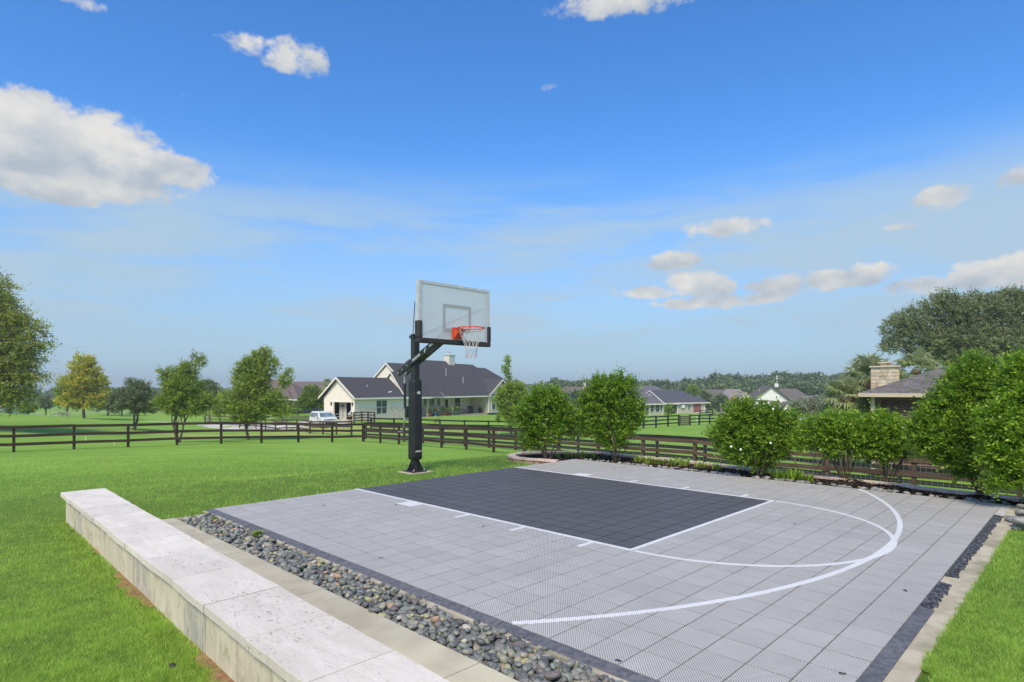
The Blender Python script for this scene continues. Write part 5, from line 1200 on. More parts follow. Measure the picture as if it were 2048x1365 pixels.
def grey_house():
    h = frame_house('ranch_house', 'long low house with blue grey roof and windowed sunroom beyond the paddock', 'house', (27.3, 125, -4.35), math.atan2(.43, .9))
    # garage part (right)
    part('wall', MB().box(9.3, 16.8, 0, 8, 0, 2.55), TANW, h)
    part('garage_door', MB().box(13.6, 15.7, -.04, -.002, .02, 2.35), RDR, h)
    window(h, 'y', 0, 11.9, 12.7, 1.0, 1.95, -1, mid=False, split=2)
    part('wall_unit', MB().box(10.1, 10.9, -.35, -.03, 1.5, 2.2), WHT_T, h)
    part('corner_post', MB().box(9.1, 9.3, -.05, .1, 0, 2.5).box(16.5, 16.7, -.12, -.04, 0, 2.5), WHT_T, h)
    gable(h, 5.2, 18.0, -.5, 4.4, 9, 2.62, 5.3, SHG_B, hip=(0, 4.6), ends=(True, False))
    part('gable_wall', MB().add([(5.35, 0, 2.6), (5.35, 8.6, 2.6), (5.35, 4.4, 5.1), (5.5, 0, 2.6), (5.5, 8.6, 2.6), (5.5, 4.4, 5.1)], [(0, 2, 1), (3, 4, 5), (0, 3, 5, 2), (1, 2, 5, 4)]), GRNW, h)
    gable(h, 3.0, 14, 4, 8.5, 13, 3.2, 6.3, SHG_L, hip=(3.5, 4))
    # sunroom and porch (left)
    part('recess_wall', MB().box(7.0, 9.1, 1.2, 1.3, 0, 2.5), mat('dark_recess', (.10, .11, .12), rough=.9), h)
    part('sunroom_wall', MB().box(-3.5, 7.0, .3, 6, 0, 2.5), GRNW, h)
    gable(h, -5, 9.6, -.5, 3.2, 8, 2.50, 4.1, SHG_L, hip=(4, 4))
    gable(h, -7.5, 4.6, 4.0, 8.8, 14, 3.2, 6.6, SHG, hip=(4.2, 5.0))
    for x in (-1.2, -.2, .85): window(h, 'y', .3, x + .05, x + .8, .1, 2.1, -1, mid=False)
    for x in (2.0, 3.55, 5.9): window(h, 'y', .3, x, x + .95, .75, 2.2, -1, shade=None)
    window(h, 'y', .3, 4.9, 5.5, .75, 2.2, -1)
    for x in (-1.5, 1.75, 5.15, 6.9): part('porch_post', MB().box(x - .07, x + .07, -.1, .05, 0, 2.45), WHT_T, h)
    part('patio', MB().box(-3.6, 11.5, -2.6, -.1, -.3, .03), CONC, h)
    for x, y, z in ((2.0, 8.6, 6.5), (-.8, 7.9, 6.3)): part('roof_vent', MB().box(x - .2, x + .2, y - .2, y + .2, z - .4, z + .3), WHT_T, h)
    k = frame_house('cottage', 'small tan gabled house with pinkish grey roof right of the paddock gate', 'house', (63.5, 185, -5.2), R_(-20))
    SP = mat('pink_grey_shingles', (.20, .17, .17), (.28, .25, .25), 20, .95)
    part('wall', MB().box(0, 9, 0, 8, -1, 2.6), mat('tan_stone_wall', (.36, .27, .19), (.46, .36, .27), 4, .9), k)
    gable(k, -.6, 9.6, -.6, 4.2, 9, 2.6, 6.2, SP, hip=(3, 3.2))
    ob = mat('orange_timber', (.34, .17, .08), rough=.8)
    part('porch_gable', MB().add([(2.6, -1.6, 1.9), (6.6, -1.6, 1.9), (4.6, -1.6, 4.3), (2.6, -1.3, 1.9), (6.6, -1.3, 1.9), (4.6, -1.3, 4.3)], [(0, 1, 2), (3, 5, 4), (0, 2, 5, 3), (1, 4, 5, 2)]), ob, k)
    part('porch_opening', MB().box(3.6, 4.7, -1.61, -1.2, -.5, 1.7), DRK, k); part('porch_pier', MB().box(2.7, 3.5, -1.62, -1.2, -.8, 1.89).box(4.8, 6.5, -1.62, -1.2, -.8, 1.89), mat('tan_pier', (.42, .34, .24), rough=.9), k)
    b = frame_house('white_gabled_house', 'large white gable ended house with taupe roofs and a weather vane', 'house', (60.5, 150, -5.0), R_(-12))
    WW = mat('white_board_wall', (.80, .78, .75), (.85, .83, .80), 4, .8)
    # gable faces the camera: ridge along local y
    mb = MB(); slab(mb, [(-.5, -.5, 3.4), (4.0, -.5, 7.0), (4.0, 12, 7.0), (-.5, 12, 3.4)][::-1], .15); slab(mb, [(9.4, -.5, 2.6), (4.0, -.5, 7.002), (4.0, 12, 7.002), (9.4, 12, 2.6)], .15); part('roof', mb, SHG_T, b)
    part('gable_wall', MB().add([(-.1, 0, 3.45), (8.6, 0, 3.0), (4.0, 0, 6.8), (-.1, .2, 3.45), (8.6, .2, 3.0), (4.0, .2, 6.8)], [(0, 1, 2), (3, 5, 4), (0, 2, 5, 3), (1, 4, 5, 2)]).box(0, 9, 0, 10, -1, 2.99), WW, b)
    part('verge', MB().bar((-.5, -.55, 3.3), (4.0, -.55, 6.95), .1, .28).bar((4.0, -.55, 6.95), (9.4, -.55, 2.55), .1, .28), mat('dark_trim', (.12, .09, .08), rough=.8), b)
    gable(b, 4.5, 16, -1.5, 5, 11, 2.0, 6.2, SHG_T, hip=(0, 5)); 
    part('lean_to_roof', slab(MB(), [(-.6, -2.4, 1.5), (5.2, -2.4, 1.5), (5.2, -.05, 2.1), (-.6, -.05, 2.1)], .12), SHG_L, b)
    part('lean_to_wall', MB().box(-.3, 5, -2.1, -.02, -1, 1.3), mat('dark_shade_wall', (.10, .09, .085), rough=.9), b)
    part('lower_gable_wall', MB().add([(5.6, -2.6, .6), (11.5, -2.6, .6), (7.3, -2.6, 2.7), (5.6, -2.4, .6), (11.5, -2.4, .6), (7.3, -2.4, 2.7)], [(0, 1, 2), (3, 5, 4), (0, 2, 5, 3), (1, 4, 5, 2)]).box(5.6, 11.5, -2.6, -2.4, -1, .599), WW, b)
    mb = MB(); slab(mb, [(7.2, -2.9, 2.9), (12.6, -2.9, .3), (12.6, 3, .3), (7.2, 3, 2.9)][::-1][::-1], .12); slab(mb, [(7.2, -2.9, 2.902), (5.2, -2.9, 1.3), (5.2, 3, 1.3), (7.2, 3, 2.902)], .12); part('lower_roof', mb, SHG_T, b)
    ve = part('weather_vane', MB().tube([(6.2, 4, 6.6), (6.2, 4, 9.4)], .05, 5).lathe([(.22, 8.6), (.3, 8.75), (.22, 8.9)], (6.2, 4, 0), 8).lathe([(.2, 9.2), (.28, 9.35), (.1, 9.5)], (6.2, 4, 0), 8), WHT_T, b)
    part('cupola', MB().box(5.6, 6.5, 3.6, 4.4, 6.6, 7.5), WHT_T, b)
    part('stone_chimney', MB().box(-2.4, -.9, 1, 2.2, 0, 4.6).box(-1.9, -1.4, 1.2, 2, 4.6, 5.3), mat('cream_stone', (.55, .48, .38), (.62, .56, .46), 4, .9), b)
    c = frame_house('far_house', 'far house with grey brown roof behind the white gabled one', 'house', (62, 195, -5.2), R_(0))
    part('wall', MB().box(0, 16, 0, 8, -1, 2.8), TANW, c); gable(c, -.6, 16.6, -.6, 4, 9, 2.8, 6.0, SHG_T, hip=(3, 3))
    e = frame_house('distant_brick_house', 'distant tan roofed house with two chimneys above the first shrub', 'house', (16, 210, -5.2), R_(0))
    part('wall', MB().box(0, 15, 0, 8, -1, 3.4), BRD, e); gable(e, -.6, 15, -.6, 4, 9, 3.4, 6.9, SHG_BR, hip=(3, 3))
    for x, y in ((9.3, 2.5), (12.6, 1.5)): part('chimney', MB().box(x, x + .9, y, y + .9, 4, 8.2 if x < 10 else 6.6).box(x - .1, x + 1, y - .1, y + 1, 8.2 if x < 10 else 6.6, 8.4 if x < 10 else 6.8), mat('cream_stone', (.55, .48, .38)), e)
grey_house()

def hut():
    """outdoor kitchen building with a stone chimney, close on the right"""
    h = thing('pool_house', 'hip roofed garden building with brown louvred wall and cream stone chimney', 'garden building', (14.35, 24, -1.75), R_(-31.5))
    E_ = 3.12
    WB = mat('beige_trim', (.52, .44, .33), (.56, .48, .37), 4, .8); LV = mat('brown_louvre', (.14, .085, .07), (.19, .12, .10), 5, .75, rand=.2)
    part('wall', MB().box(.2, 8, .25, 6, 0, E_ - .12), mat('dark_wall', (.05, .035, .03), rough=.9), h)
    part('corner_post', MB().box(0, .14, -.04, .2, 0, E_ - .14), WB, h); part('side_wall', MB().box(0, .18, .21, 6, 0, E_ - .14), TANW, h)
    part('shutter_frame', MB().box(.16, .38, .1, .24, 0, E_ - .14).box(.39, 7.5, .1, .24, E_ - .26, E_ - .14), LV, h)
    me = MB().add([(.4, .12, 0), (7.4, .12, 0), (7.4, .2, .10), (.4, .2, .10), (.4, .135, -.012), (7.4, .135, -.012), (7.4, .215, .088), (.4, .215, .088)], [(0, 1, 2, 3), (4, 7, 6, 5), (0, 4, 5, 1), (1, 5, 6, 2), (2, 6, 7, 3), (3, 7, 4, 0)]).mesh('louvre', LV)
    for k in range(27): link('louvre', me, h, (0, 0, .12 + k * .104))
    part('soffit', MB().box(-.35, 9, -.35, .1, E_ - .10, E_ - .06), WB, h); part('gutter', MB().box(-.42, 9, -.44, -.352, E_ - .13, E_ + .02).box(-.42, -.352, -.35, 6.3, E_ - .13, E_ + .02), WB, h)
    # roof: stepped shingle courses on the hipped front, apex far right
    ST = mat('grey_brown_shingle', (.12, .112, .112), (.20, .185, .18), 30, .95, .4, 60, rand=.22)
    A = Vector((3.1, 3.1, 4.42)); L = Vector((-.38, -.38, E_ + .03)); Rr = Vector((9.5, -.38, E_ + .03)); TR = Vector((9.5, 3.1, 4.41)); LB = Vector((-.38, 6, E_ + .03)); N = 26
    root = part('roof', slab(MB(), [tuple(L), tuple(Rr), (9.5, 3.1, 4.41), tuple(A)], .05) if False else MB().add([tuple(L - Vector((0, 0, .05))), tuple(Rr - Vector((0, 0, .05))), (9.5, 3.1, 4.36), tuple(A - Vector((0, 0, .05))), tuple(LB - Vector((0, 0, .05)))], [(0, 1, 2, 3), (4, 0, 3)]), ST, h)
    for k in range(N):
        f0, f1 = k / N, (k + 1) / N; a0, b0 = L.lerp(A, f0), Rr.lerp(TR, f0); a1, b1 = L.lerp(A, f1), Rr.lerp(TR, f1)
        mb = MB(); x = a0.x
        while x < 8.5:
            w = random.uniform(.22, .42); x2 = min(x + w, 9.4); lo = max(x, a0.x + .01)
            up = Vector((0, 0, .012 + random.uniform(0, .006))); u0 = max(lo, a1.x) ; u1 = max(x2, a1.x)
            y0, z0 = a0.y, a0.z; y1, z1 = a1.y, a1.z
            mb.add([(lo, y0, z0 + up.z), (x2 - .008, y0, z0 + up.z), (u1 - .008, y1, z1 + .002), (u0, y1, z1 + .002), (lo, y0, z0 - .01), (x2 - .008, y0, z0 - .01)], [(0, 1, 2, 3), (4, 5, 1, 0)]); x = x2
        part('shingle_course', mb, ST, root)
    # stone chimney, laid stones as single pieces
    ch = part('chimney', MB().box(.02, .95, .93, 1.65, 2.6, 4.18), mat('chimney_mortar', (.45, .40, .33), rough=.95), h)
    stm = mat('cream_stone_block', (.50, .42, .31), (.62, .54, .42), 5, .9, .5, 40, rand=.22, c3=(.52, .34, .20)); z = 2.62
    while z < 4.12:
        hgt = random.choice([.09, .12, .15, .17]); hgt = min(hgt, 4.17 - z); x = .0
        while x < .97:
            w = min(random.uniform(.16, .42), .97 - x); w = w if .97 - x - w > .08 else .97 - x
            part('stone', MB().box(x + .005, x + w - .005, .90 + random.uniform(-.012, .01), .929, z + .005, z + hgt - .005), stm, ch); x += w
        y = .93
        while y < 1.64:
            w = min(random.uniform(.2, .4), 1.66 - y); part('stone', MB().box(.951, .98, y, y + w - .01, z + .005, z + hgt - .005), stm, ch)
            part('stone', MB().box(-.01, .019, y, y + w - .01, z + .005, z + hgt - .005), stm, ch); y += w
        z += hgt
    part('chimney_cap', MB().box(-.06, 1.03, .84, 1.72, 4.185, 4.25), WB, ch); part('flue', MB().box(.33, .67, 1.1, 1.4, 4.251, 4.36).box(.25, .75, 1.02, 1.48, 4.361, 4.40), stm, ch)
hut()
# ------------------------------------------------------------------ trees
def tree(name, label, u, D, lst, m, shoots, k=8, leaf=.13, slen=.5, th=1.6, r0=.12, group='trees on the lawns beyond the fence', **kw):
    shoots = int(shoots * 1.55); leaf *= 1.6
    x = (u - 1024) / 1199.9 * D; z = gz(x, D); base = (x, D, z)
    return plant(name, label, 'tree', base, blobs_px(lst, D, base), m, shoots, k, leaf, slen, th, r0, group, **kw)
tree('oak_tree', 'big spreading dark green tree cut by the left picture edge', -70, 50,
     [(8, 640, 50, 48), (50, 690, 38, 26), (-20, 720, 80, 60), (15, 760, 55, 42), (-60, 640, 80, 80), (8, 595, 26, 40), (-15, 570, 30, 28), (72, 660, 28, 16), (82, 688, 28, 10), (30, 792, 40, 26), (-90, 740, 90, 70), (48, 725, 36, 18), (60, 755, 34, 14), (-40, 800, 60, 24), (40, 640, 24, 14)],
     OAKL, 5200, 9, .14, 1.1, 4.0, .3, up=.0, droop=.35, young=.7, flat=.8)
tree('maple_tree', 'yellow turning tree with a green lower left side, second from the left', 168, 92,
     [(168, 735, 24, 26), (165, 768, 40, 26), (205, 768, 12, 16), (190, 800, 28, 18), (152, 800, 34, 18), (180, 722, 10, 12), (212, 792, 14, 12), (188, 752, 18, 18)], YEL, 1500, 7, .24, .8, 3.4, .22, young=.75)
tree('small_maple', 'bright green smaller crown touching the left of the yellow tree', 134, 93, [(130, 782, 20, 18), (136, 800, 22, 14), (122, 800, 12, 14), (140, 768, 14, 10)], LIM, 500, 7, .22, .7, 2.6, .14, young=.3)
tree('dusky_oak', 'rounded grey green tree between the yellow tree and the tall fence side tree', 268, 66,
     [(265, 795, 44, 22), (280, 775, 22, 14), (236, 800, 22, 16), (302, 806, 26, 18), (262, 765, 12, 8), (285, 815, 30, 12)], GRY, 2100, 8, .12, .55, 2.3, .13, multi=3, young=.4, spread=.12)
tree('shade_tree', 'low dark crown with a short trunk behind the yellow tree', 216, 112, [(214, 806, 22, 16), (232, 812, 20, 12), (198, 812, 14, 10)], GRY, 500, 7, .24, .8, 2.2, .18)
tree('shade_tree', 'slim trunked tree peeking out behind the grey green tree', 243, 108, [(242, 806, 16, 12), (256, 800, 12, 12), (245, 790, 10, 10)], ELM, 350, 7, .22, .7, 2.2, .15)
tree('elm_tree', 'open crowned dark green tree right behind the fence with low forked trunks', 357, 38.5,
     [(378, 740, 20, 18), (340, 765, 20, 18), (372, 772, 36, 26), (345, 800, 32, 20), (400, 800, 28, 20), (402, 722, 12, 13), (355, 748, 20, 14), (420, 806, 20, 14), (326, 812, 14, 12), (385, 822, 30, 10), (350, 822, 24, 10), (330, 745, 14, 10), (388, 708, 8, 6)],
     ELM, 1900, 8, .085, .45, 1.5, .07, multi=3, young=.45, spread=.12)
tree('elm_tree', 'largest bright mid green tree behind the fence, left of the farmhouse', 498, 45,
     [(520, 716, 20, 16), (498, 735, 24, 22), (540, 728, 20, 16), (478, 748, 16, 12), (500, 772, 38, 26), (462, 802, 32, 20), (500, 815, 50, 20), (540, 798, 32, 22), (570, 762, 14, 18), (578, 748, 8, 12), (438, 822, 18, 12), (560, 822, 26, 12), (532, 702, 12, 8), (524, 750, 26, 18), (495, 838, 36, 8)],
     ELM, 3200, 8, .10, .5, 1.5, .11, multi=2, young=.75, spread=.10)
tree('holly_tree', 'dense round dark tree standing just left of the open garage', 628, 97, [(625, 798, 26, 20), (608, 806, 18, 12), (645, 804, 14, 14), (622, 782, 14, 10)], ELM, 1100, 8, .20, .6, 2.0, .16, young=.2)
tree('far_tree', 'leafy crown rising behind the right side of the fence side tree', 420, 90, [(415, 778, 20, 18), (430, 792, 16, 16), (402, 800, 18, 16)], GRY, 600, 7, .2, .7, 2.4, .16)
tree('young_oak', 'slender young yellow green tree with a pointed leader right of the farmhouse', 1020, 58,
     [(1015, 722, 6, 10), (1011, 740, 8, 10), (1017, 755, 7, 10), (1018, 786, 24, 18), (1038, 800, 18, 22), (1003, 802, 18, 18), (1022, 828, 20, 20), (1048, 790, 10, 12), (1028, 775, 20, 14), (1008, 820, 10, 12)], LIM, 1500, 7, .12, .45, 3.0, .06, young=.8)
tree('sapling', 'staked tiny sapling on the lawn before the farmhouse brick gable', 997, 60, [(997, 838, 5, 7), (999, 828, 3, 5)], ELM, 60, 6, .09, .3, 1.2, .03)
tree('sapling', 'thin sapling with a white guard before the porch', 871, 74, [(871, 843, 3, 5), (878, 841, 3, 4)], LIM, 30, 6, .09, .3, .8, .02)
tree('flowering_tree', 'pale flowering crepe myrtle in front of the taupe roofed house', 1625, 66, [(1602, 812, 26, 14), (1640, 806, 32, 16), (1678, 812, 22, 16), (1622, 828, 28, 12), (1585, 822, 14, 10), (1655, 826, 24, 10)], CREPE, 1500, 7, .12, .5, 1.6, .06, multi=4, young=.9, yexp=5.0)
tree('wispy_bush', 'soft yellow green bush at the foot of the palms', 1652, 60, [(1652, 838, 28, 9), (1630, 842, 14, 7), (1676, 838, 14, 8)], LIM, 500, 8, .09, .5, .5, .03, multi=4, up=1.0, young=.4)
tree('rounded_oak', 'round dark oak by the pale drive right of the grey roofed house', 1439, 158, [(1440, 803, 15, 14), (1432, 808, 9, 10), (1449, 806, 8, 9)], GRY, 500, 7, .32, .9, 2.5, .2, young=.5)
tree('rounded_oak', 'round tree tucked against the right end of the grey roofed house', 1414, 165, [(1414, 800, 12, 14), (1408, 790, 8, 8), (1420, 810, 8, 10)], GRY, 400, 7, .34, .9, 2.5, .2, young=.6)
tree('lime_tree', 'small light green crown above the grey house roof', 1387, 185, [(1386, 777, 8, 6), (1378, 781, 5, 5), (1392, 783, 6, 6)], LIM, 160, 7, .34, .9, 4.5, .2)
tree('little_bush', 'small light bush before the sunroom windows', 1338, 112, [(1338, 818, 7, 10), (1334, 824, 5, 6)], LIM, 120, 7, .2, .5, .6, .05)
tree('lawn_bush', 'rounded light green bush on the far left lawn', 58, 92, [(58, 816, 17, 9), (50, 820, 12, 6)], LIM, 320, 7, .18, .5, .6, .08)
tree('far_tree', 'single dark tree standing on the far left field', 91, 125, [(92, 808, 13, 8), (88, 802, 8, 7)], GRY, 300, 7, .3, .8, 2.0, .15)
tree('live_oak', 'huge hazy live oak rising over the garden building on the right', 1962, 60,
     [(1795, 655, 30, 28), (1828, 640, 36, 28), (1895, 622, 52, 36), (1960, 622, 56, 40), (2030, 614, 52, 34), (1850, 682, 56, 34), (1930, 680, 76, 42), (2010, 680, 76, 46), (1780, 690, 22, 18), (1888, 602, 24, 16), (2022, 590, 30, 12), (2090, 660, 60, 60), (1900, 712, 66, 24), (1990, 720, 80, 30)],
     OAK, 7600, 9, .155, .7, 4.0, .42, twigs=4, young=.45)
HEDGE = [(560, 823, 100), (572, 823, 100), (584, 824, 99), (596, 824, 99)]
for i, (u, v, D) in enumerate(HEDGE):
    tree('hedge_shrub', ['leftmost low hedge shrub below the brown house windows', 'second low hedge shrub below the brown house windows', 'third low hedge shrub below the brown house', 'hedge shrub at the foot of the round dark tree'][i], u, D, [(u, v - 1, 9, 5)], ELM, 110, 7, .17, .4, .3, .05, group='hedge by the brown house')

def far_woods(name, tops, D0, D1, label, dens=1.0):
    V, F, T = [], [], []; us = np.array([t[0] for t in tops], float); vs_ = np.array([t[1] for t in tops], float); bl = []
    for layer in range(4):
        u = us[0]
        while u < us[-1]:
            D = D1 - (D1 - D0) * layer / 3 + random.uniform(-8, 8); r = random.uniform(9, 19) * (270 / D) ** .5; vt = np.interp(u, us, vs_) + layer * 8 + random.uniform(-4, 5)
            k = D / 1199.9; x = (u - 1024) * k; zt = 1.631 - (vt - 774.4) * k; rr = r * k; g = gz(x, D); zc = zt - rr * .75
            bl.append((x, D, zc, rr, rr * .8, rr * .75)); 
            while zc - rr > g - 1: zc -= rr * 1.1; bl.append((x + random.uniform(-2, 2), D, zc, rr * 1.05, rr * .8, rr * .8))
            u += r * random.uniform(.7, 1.3)
    v, f, t, c, B = crown_np(bl, int(len(bl) * 75 * dens), 5, 1.25, 1.7, young=.5, up=.5, shell=.72, aspect=.9)
    # whole crowns differ in hue
    t[:, 0] = np.clip(t[:, 0] + .35 * np.sin(v[:, 0] * .21 + v[:, 1] * .4) * np.sin(v[:, 0] * .057 + 1), 0, 1)
    o = link(name, raw_mesh(name, v, f, t, [FAR])); tag(o, label, 'woods', kind='stuff')
far_woods('far_woods', [(1040, 772), (1075, 768), (1110, 763), (1180, 757), (1210, 758), (1250, 762), (1330, 766), (1400, 758), (1450, 750), (1500, 754), (1540, 749), (1600, 747), (1700, 748), (1800, 752), (1950, 748), (2150, 750)], 215, 300, 'long wooded ridge line beyond the houses on the right')
far_woods('field_woods', [(-160, 778), (0, 782), (60, 783), (130, 780), (230, 776), (300, 774), (420, 776), (560, 781), (700, 785), (1060, 782)], 260, 330, 'dark wood edge across the far left fields', .7)

# ------------------------------------------------------------------ palms
PALM = leaf_mat('palm_frond', (.17, .23, .08), (.36, .42, .18), (.58, .56, .32), .35, .45)
PBARK = mat('shaggy_palm_bark', (.12, .085, .06), (.24, .18, .13), 14, .95, 1.0, 30)
def palm(label, u, v, D, r_px, n=34):
    k = D / 1199.9; x = (u - 1024) * k; zc = 1.631 - (v - 774.4) * k; zb = gz(x, D); R = r_px * k
    t = thing('fan_palm', label, 'palm tree', (x, D, zb), 0, 'fan palms on the right'); H = zc - zb
    part('trunk', MB().tube([(0, 0, -.2), (0, 0, H * .5), (0, 0, H)], [.2, .19, .24], 9).lathe([(.24, H - .5), (.34, H - .2), (.2, H + .1)], (0, 0, 0), 9), PBARK, t, smooth=True)
    for i in range(n):
        az = i * 2.399 + random.uniform(-.2, .2); el = 1.35 - 2.35 * (i / n) ** .9 + random.uniform(-.15, .15); L = R * random.uniform(.45, .62)
        d = Vector((math.cos(az) * math.cos(el), math.sin(az) * math.cos(el), math.sin(el))); s = Vector((-math.sin(az), math.cos(az), 0)); up_ = s.cross(d) * -1
        tip = d * L + Vector((0, 0, -.12 * L * math.cos(el))); V, F, T = [], [], []; b = 0; fan = R * random.uniform(.48, .66); tv = random.random(); dry = 1.0 if i > n * .85 else random.random() ** 3 * .6
        hw = .012; V += [tuple(-s * hw), tuple(s * hw), tuple(tip + s * hw), tuple(tip - s * hw)]; F.append((0, 1, 2, 3)); T += [(tv, dry)] * 4; b = 4; nl = 26
        for q in range(nl):
            a = (q / (nl - 1) - .5) * 3.9; ld = (d * math.cos(a) + s * math.sin(a)).normalized(); ll = fan * (.62 + .38 * math.cos(a * .55)) * random.uniform(.85, 1.08); w = .022 * R / .9
            wv = (ld.cross(up_)).normalized() * w; fold = up_ * (.05 * R * abs(math.sin(a)))
            m1 = tip + ld * ll * .5 + fold; e = tip + ld * ll + Vector((0, 0, -ll * random.uniform(.18, .5))) + Vector((random.gauss(0, .02), random.gauss(0, .02), 0)) * R
            V += [tuple(tip - wv * .3), tuple(tip + wv * .3), tuple(m1 + wv), tuple(m1 - wv), tuple(m1 - wv), tuple(m1 + wv), tuple(e + wv * .15), tuple(e - wv * .15)]
            F += [(b, b + 1, b + 2, b + 3), (b + 4, b + 5, b + 6, b + 7)]; T += [(min(1, max(0, tv + random.gauss(0, .15))), dry)] * 8; b += 8
        link('frond', raw_mesh('frond', np.array(V, float), np.array(F), np.array(T, float), [PALM]), t, (0, 0, H))
palm('taller fan palm left of the stone chimney', 1738, 762, 27, 66, 38)
palm('lower drooping fan palm furthest left', 1692, 800, 26, 54, 36)
palm('fan palm crown rising behind the stone chimney', 1832, 742, 38, 52, 34)
palm('tiny far palm above the round tree left of the garage', 655, 768, 130, 14, 18)
# ------------------------------------------------------------------ drives
def ribbon(name, pts, m, lift=.03, lab=None):
    """flat paved strip following the terrain: pts = (x,y,half width)"""
    mb = MB(); rows = []
    P = []
    for i in range(len(pts) - 1):
        a, b = pts[i], pts[i + 1]; n = max(2, int(math.hypot(b[0] - a[0], b[1] - a[1]) / 2))
        for q in range(n): f = q / n; P.append(tuple(a[j] + (b[j] - a[j]) * f for j in range(3)))
    P.append(pts[-1])
    for i, (x, y, w) in enumerate(P):
        a, b = P[max(i - 1, 0)], P[min(i + 1, len(P) - 1)]; d = Vector((b[0] - a[0], b[1] - a[1])).normalized(); n = Vector((-d.y, d.x))
        for s in np.linspace(-1, 1, 5):
            px, py = x + n.x * w * s, y + n.y * w * s; mb.v.append((px, py, gz(px, py) + lift))
    for i in range(len(P) - 1):
        for q in range(4): a = i * 5 + q; mb.f.append((a, a + 1, a + 6, a + 5)); mb.mi.append(0)
    o = link(name, mb.mesh(name, m)); return tag(o, kind='structure')
DRV = mat('pale_concrete_drive', (.58, .53, .47), (.66, .62, .56), 1.5, .9, c3=(.50, .46, .42))
ribbon('driveway', [(-68, 94, 1.6), (-56, 92, 1.7), (-46, 88, 2.2), (-38, 84, 4.5), (-31, 79, 4.0), (-25, 74, 3.6), (-20.8, 73, 3.0)], DRV)
ribbon('garage_apron', [(-26, 69, 1.8), (-22, 70.2, 2.4), (-19.5, 71.8, 1.4)], DRV, .045)
ribbon('house_path', [(38.5, 128, .9), (43, 131, 1.2), (50, 128, 1.0)], DRV)
ribbon('field_track', [(-110, 150, 1.5), (-85, 140, 1.5), (-70, 138, 1.4)], DRV)
# ------------------------------------------------------------------ car, figure, porch things, small items
def car(name, label, x, y, rz, body, boxy=True):
    z = gz(x, y); t = thing(name, label, 'car', (x, y, z), rz)     # length along local x, nose at +x
    W = .88; prof = [(-2.02, .42), (-2.05, .8), (-2.0, 1.08), (-1.88, 1.56), (-1.6, 1.66), (.15, 1.64), (.45, 1.56), (1.12, 1.10), (1.85, .98), (2.03, .80), (2.05, .42), (1.9, .28), (-1.9, .28)]
    mb = MB(); n = len(prof)
    def wd(zz): return W if zz < 1.05 else W - (zz - 1.05) * .26
    L = [(a, wd(b), b) for a, b in prof]; Rr = [(a, -wd(b), b) for a, b in prof]
    mb.add(L + Rr, [tuple(range(n)), tuple(n + i for i in range(n))[::-1]] + [(i, n + i, n + (i + 1) % n, (i + 1) % n) for i in range(n)])
    b = part('body', mb, body, t, bevel=.05)
    g = mat('car_glass', (.10, .15, .17), (.2, .27, .30), 2, .1, spec=.7); bk = mat('black_plastic', (.02, .02, .02), rough=.6)
    part('windscreen', MB().add([(.50, .66, 1.53), (.50, -.66, 1.53), (1.10, -.80, 1.14), (1.10, .80, 1.14), (.515, .66, 1.545), (.515, -.66, 1.545), (1.115, -.80, 1.155), (1.115, .80, 1.155)], [(0, 1, 2, 3), (4, 7, 6, 5), (0, 4, 5, 1), (1, 5, 6, 2), (2, 6, 7, 3), (3, 7, 4, 0)]), g, t)
    for s in (1, -1):
        for a, c in ((-1.75, -.95), (-.88, -.05), (.02, .52)):
            zt = 1.52; e = .18 if c > .3 else 0
            part('side_window', MB().add([(a, s * .875, 1.12), (c + e, s * .875, 1.12), (c - e, s * .775, zt), (a + (.05 if a < -1.5 else 0), s * .775, zt), (a, s * .885, 1.12), (c + e, s * .885, 1.12), (c - e, s * .785, zt), (a + .05, s * .785, zt)], [(0, 1, 2, 3), (4, 7, 6, 5), (0, 4, 5, 1), (1, 5, 6, 2), (2, 6, 7, 3), (3, 7, 4, 0)]), g, t)
        part('headlight', MB().box(1.90, 2.035, s * .60 - .16, s * .60 + .16, .74, .94), mat('lamp_glass', (.5, .55, .56), rough=.15, spec=.7), t)
        part('wing_mirror', MB().box(.48, .62, min(s * .93, s * 1.1), max(s * .93, s * 1.1), 1.08, 1.24), body, t)
        for xx in (-1.28, 1.3):
            wh = part('wheel', MB().tube([(xx, s * .70, .32), (xx, s * .90, .32)], .33, 16), bk, t); part('rim', MB().tube([(xx, s * .901, .32), (xx, s * .91, .32)], .2, 10), ALU, wh)
    part('grille', MB().box(2.03, 2.058, -.42, .42, .82, .90), bk, t); part('lower_intake', MB().box(2.03, 2.062, -.6, .6, .38, .58), bk, t)
    part('number_plate', MB().box(2.06, 2.075, -.2, .2, .60, .72), mat('plate_grey', (.5, .5, .5), rough=.5), t)
WCAR = mat('white_car_paint', (.74, .75, .75), rough=.25, spec=.5)
car('parked_car', 'white boxy hatchback parked nose out on the drive left of the open garage', (647 - 1024) / 1199.9 * 66.5, 66.5, R_(-52), WCAR)
car('parked_car', 'white car half hidden by leaves under the pale flowering tree', (1600 - 1024) / 1199.9 * 84, 84, R_(170), WCAR)

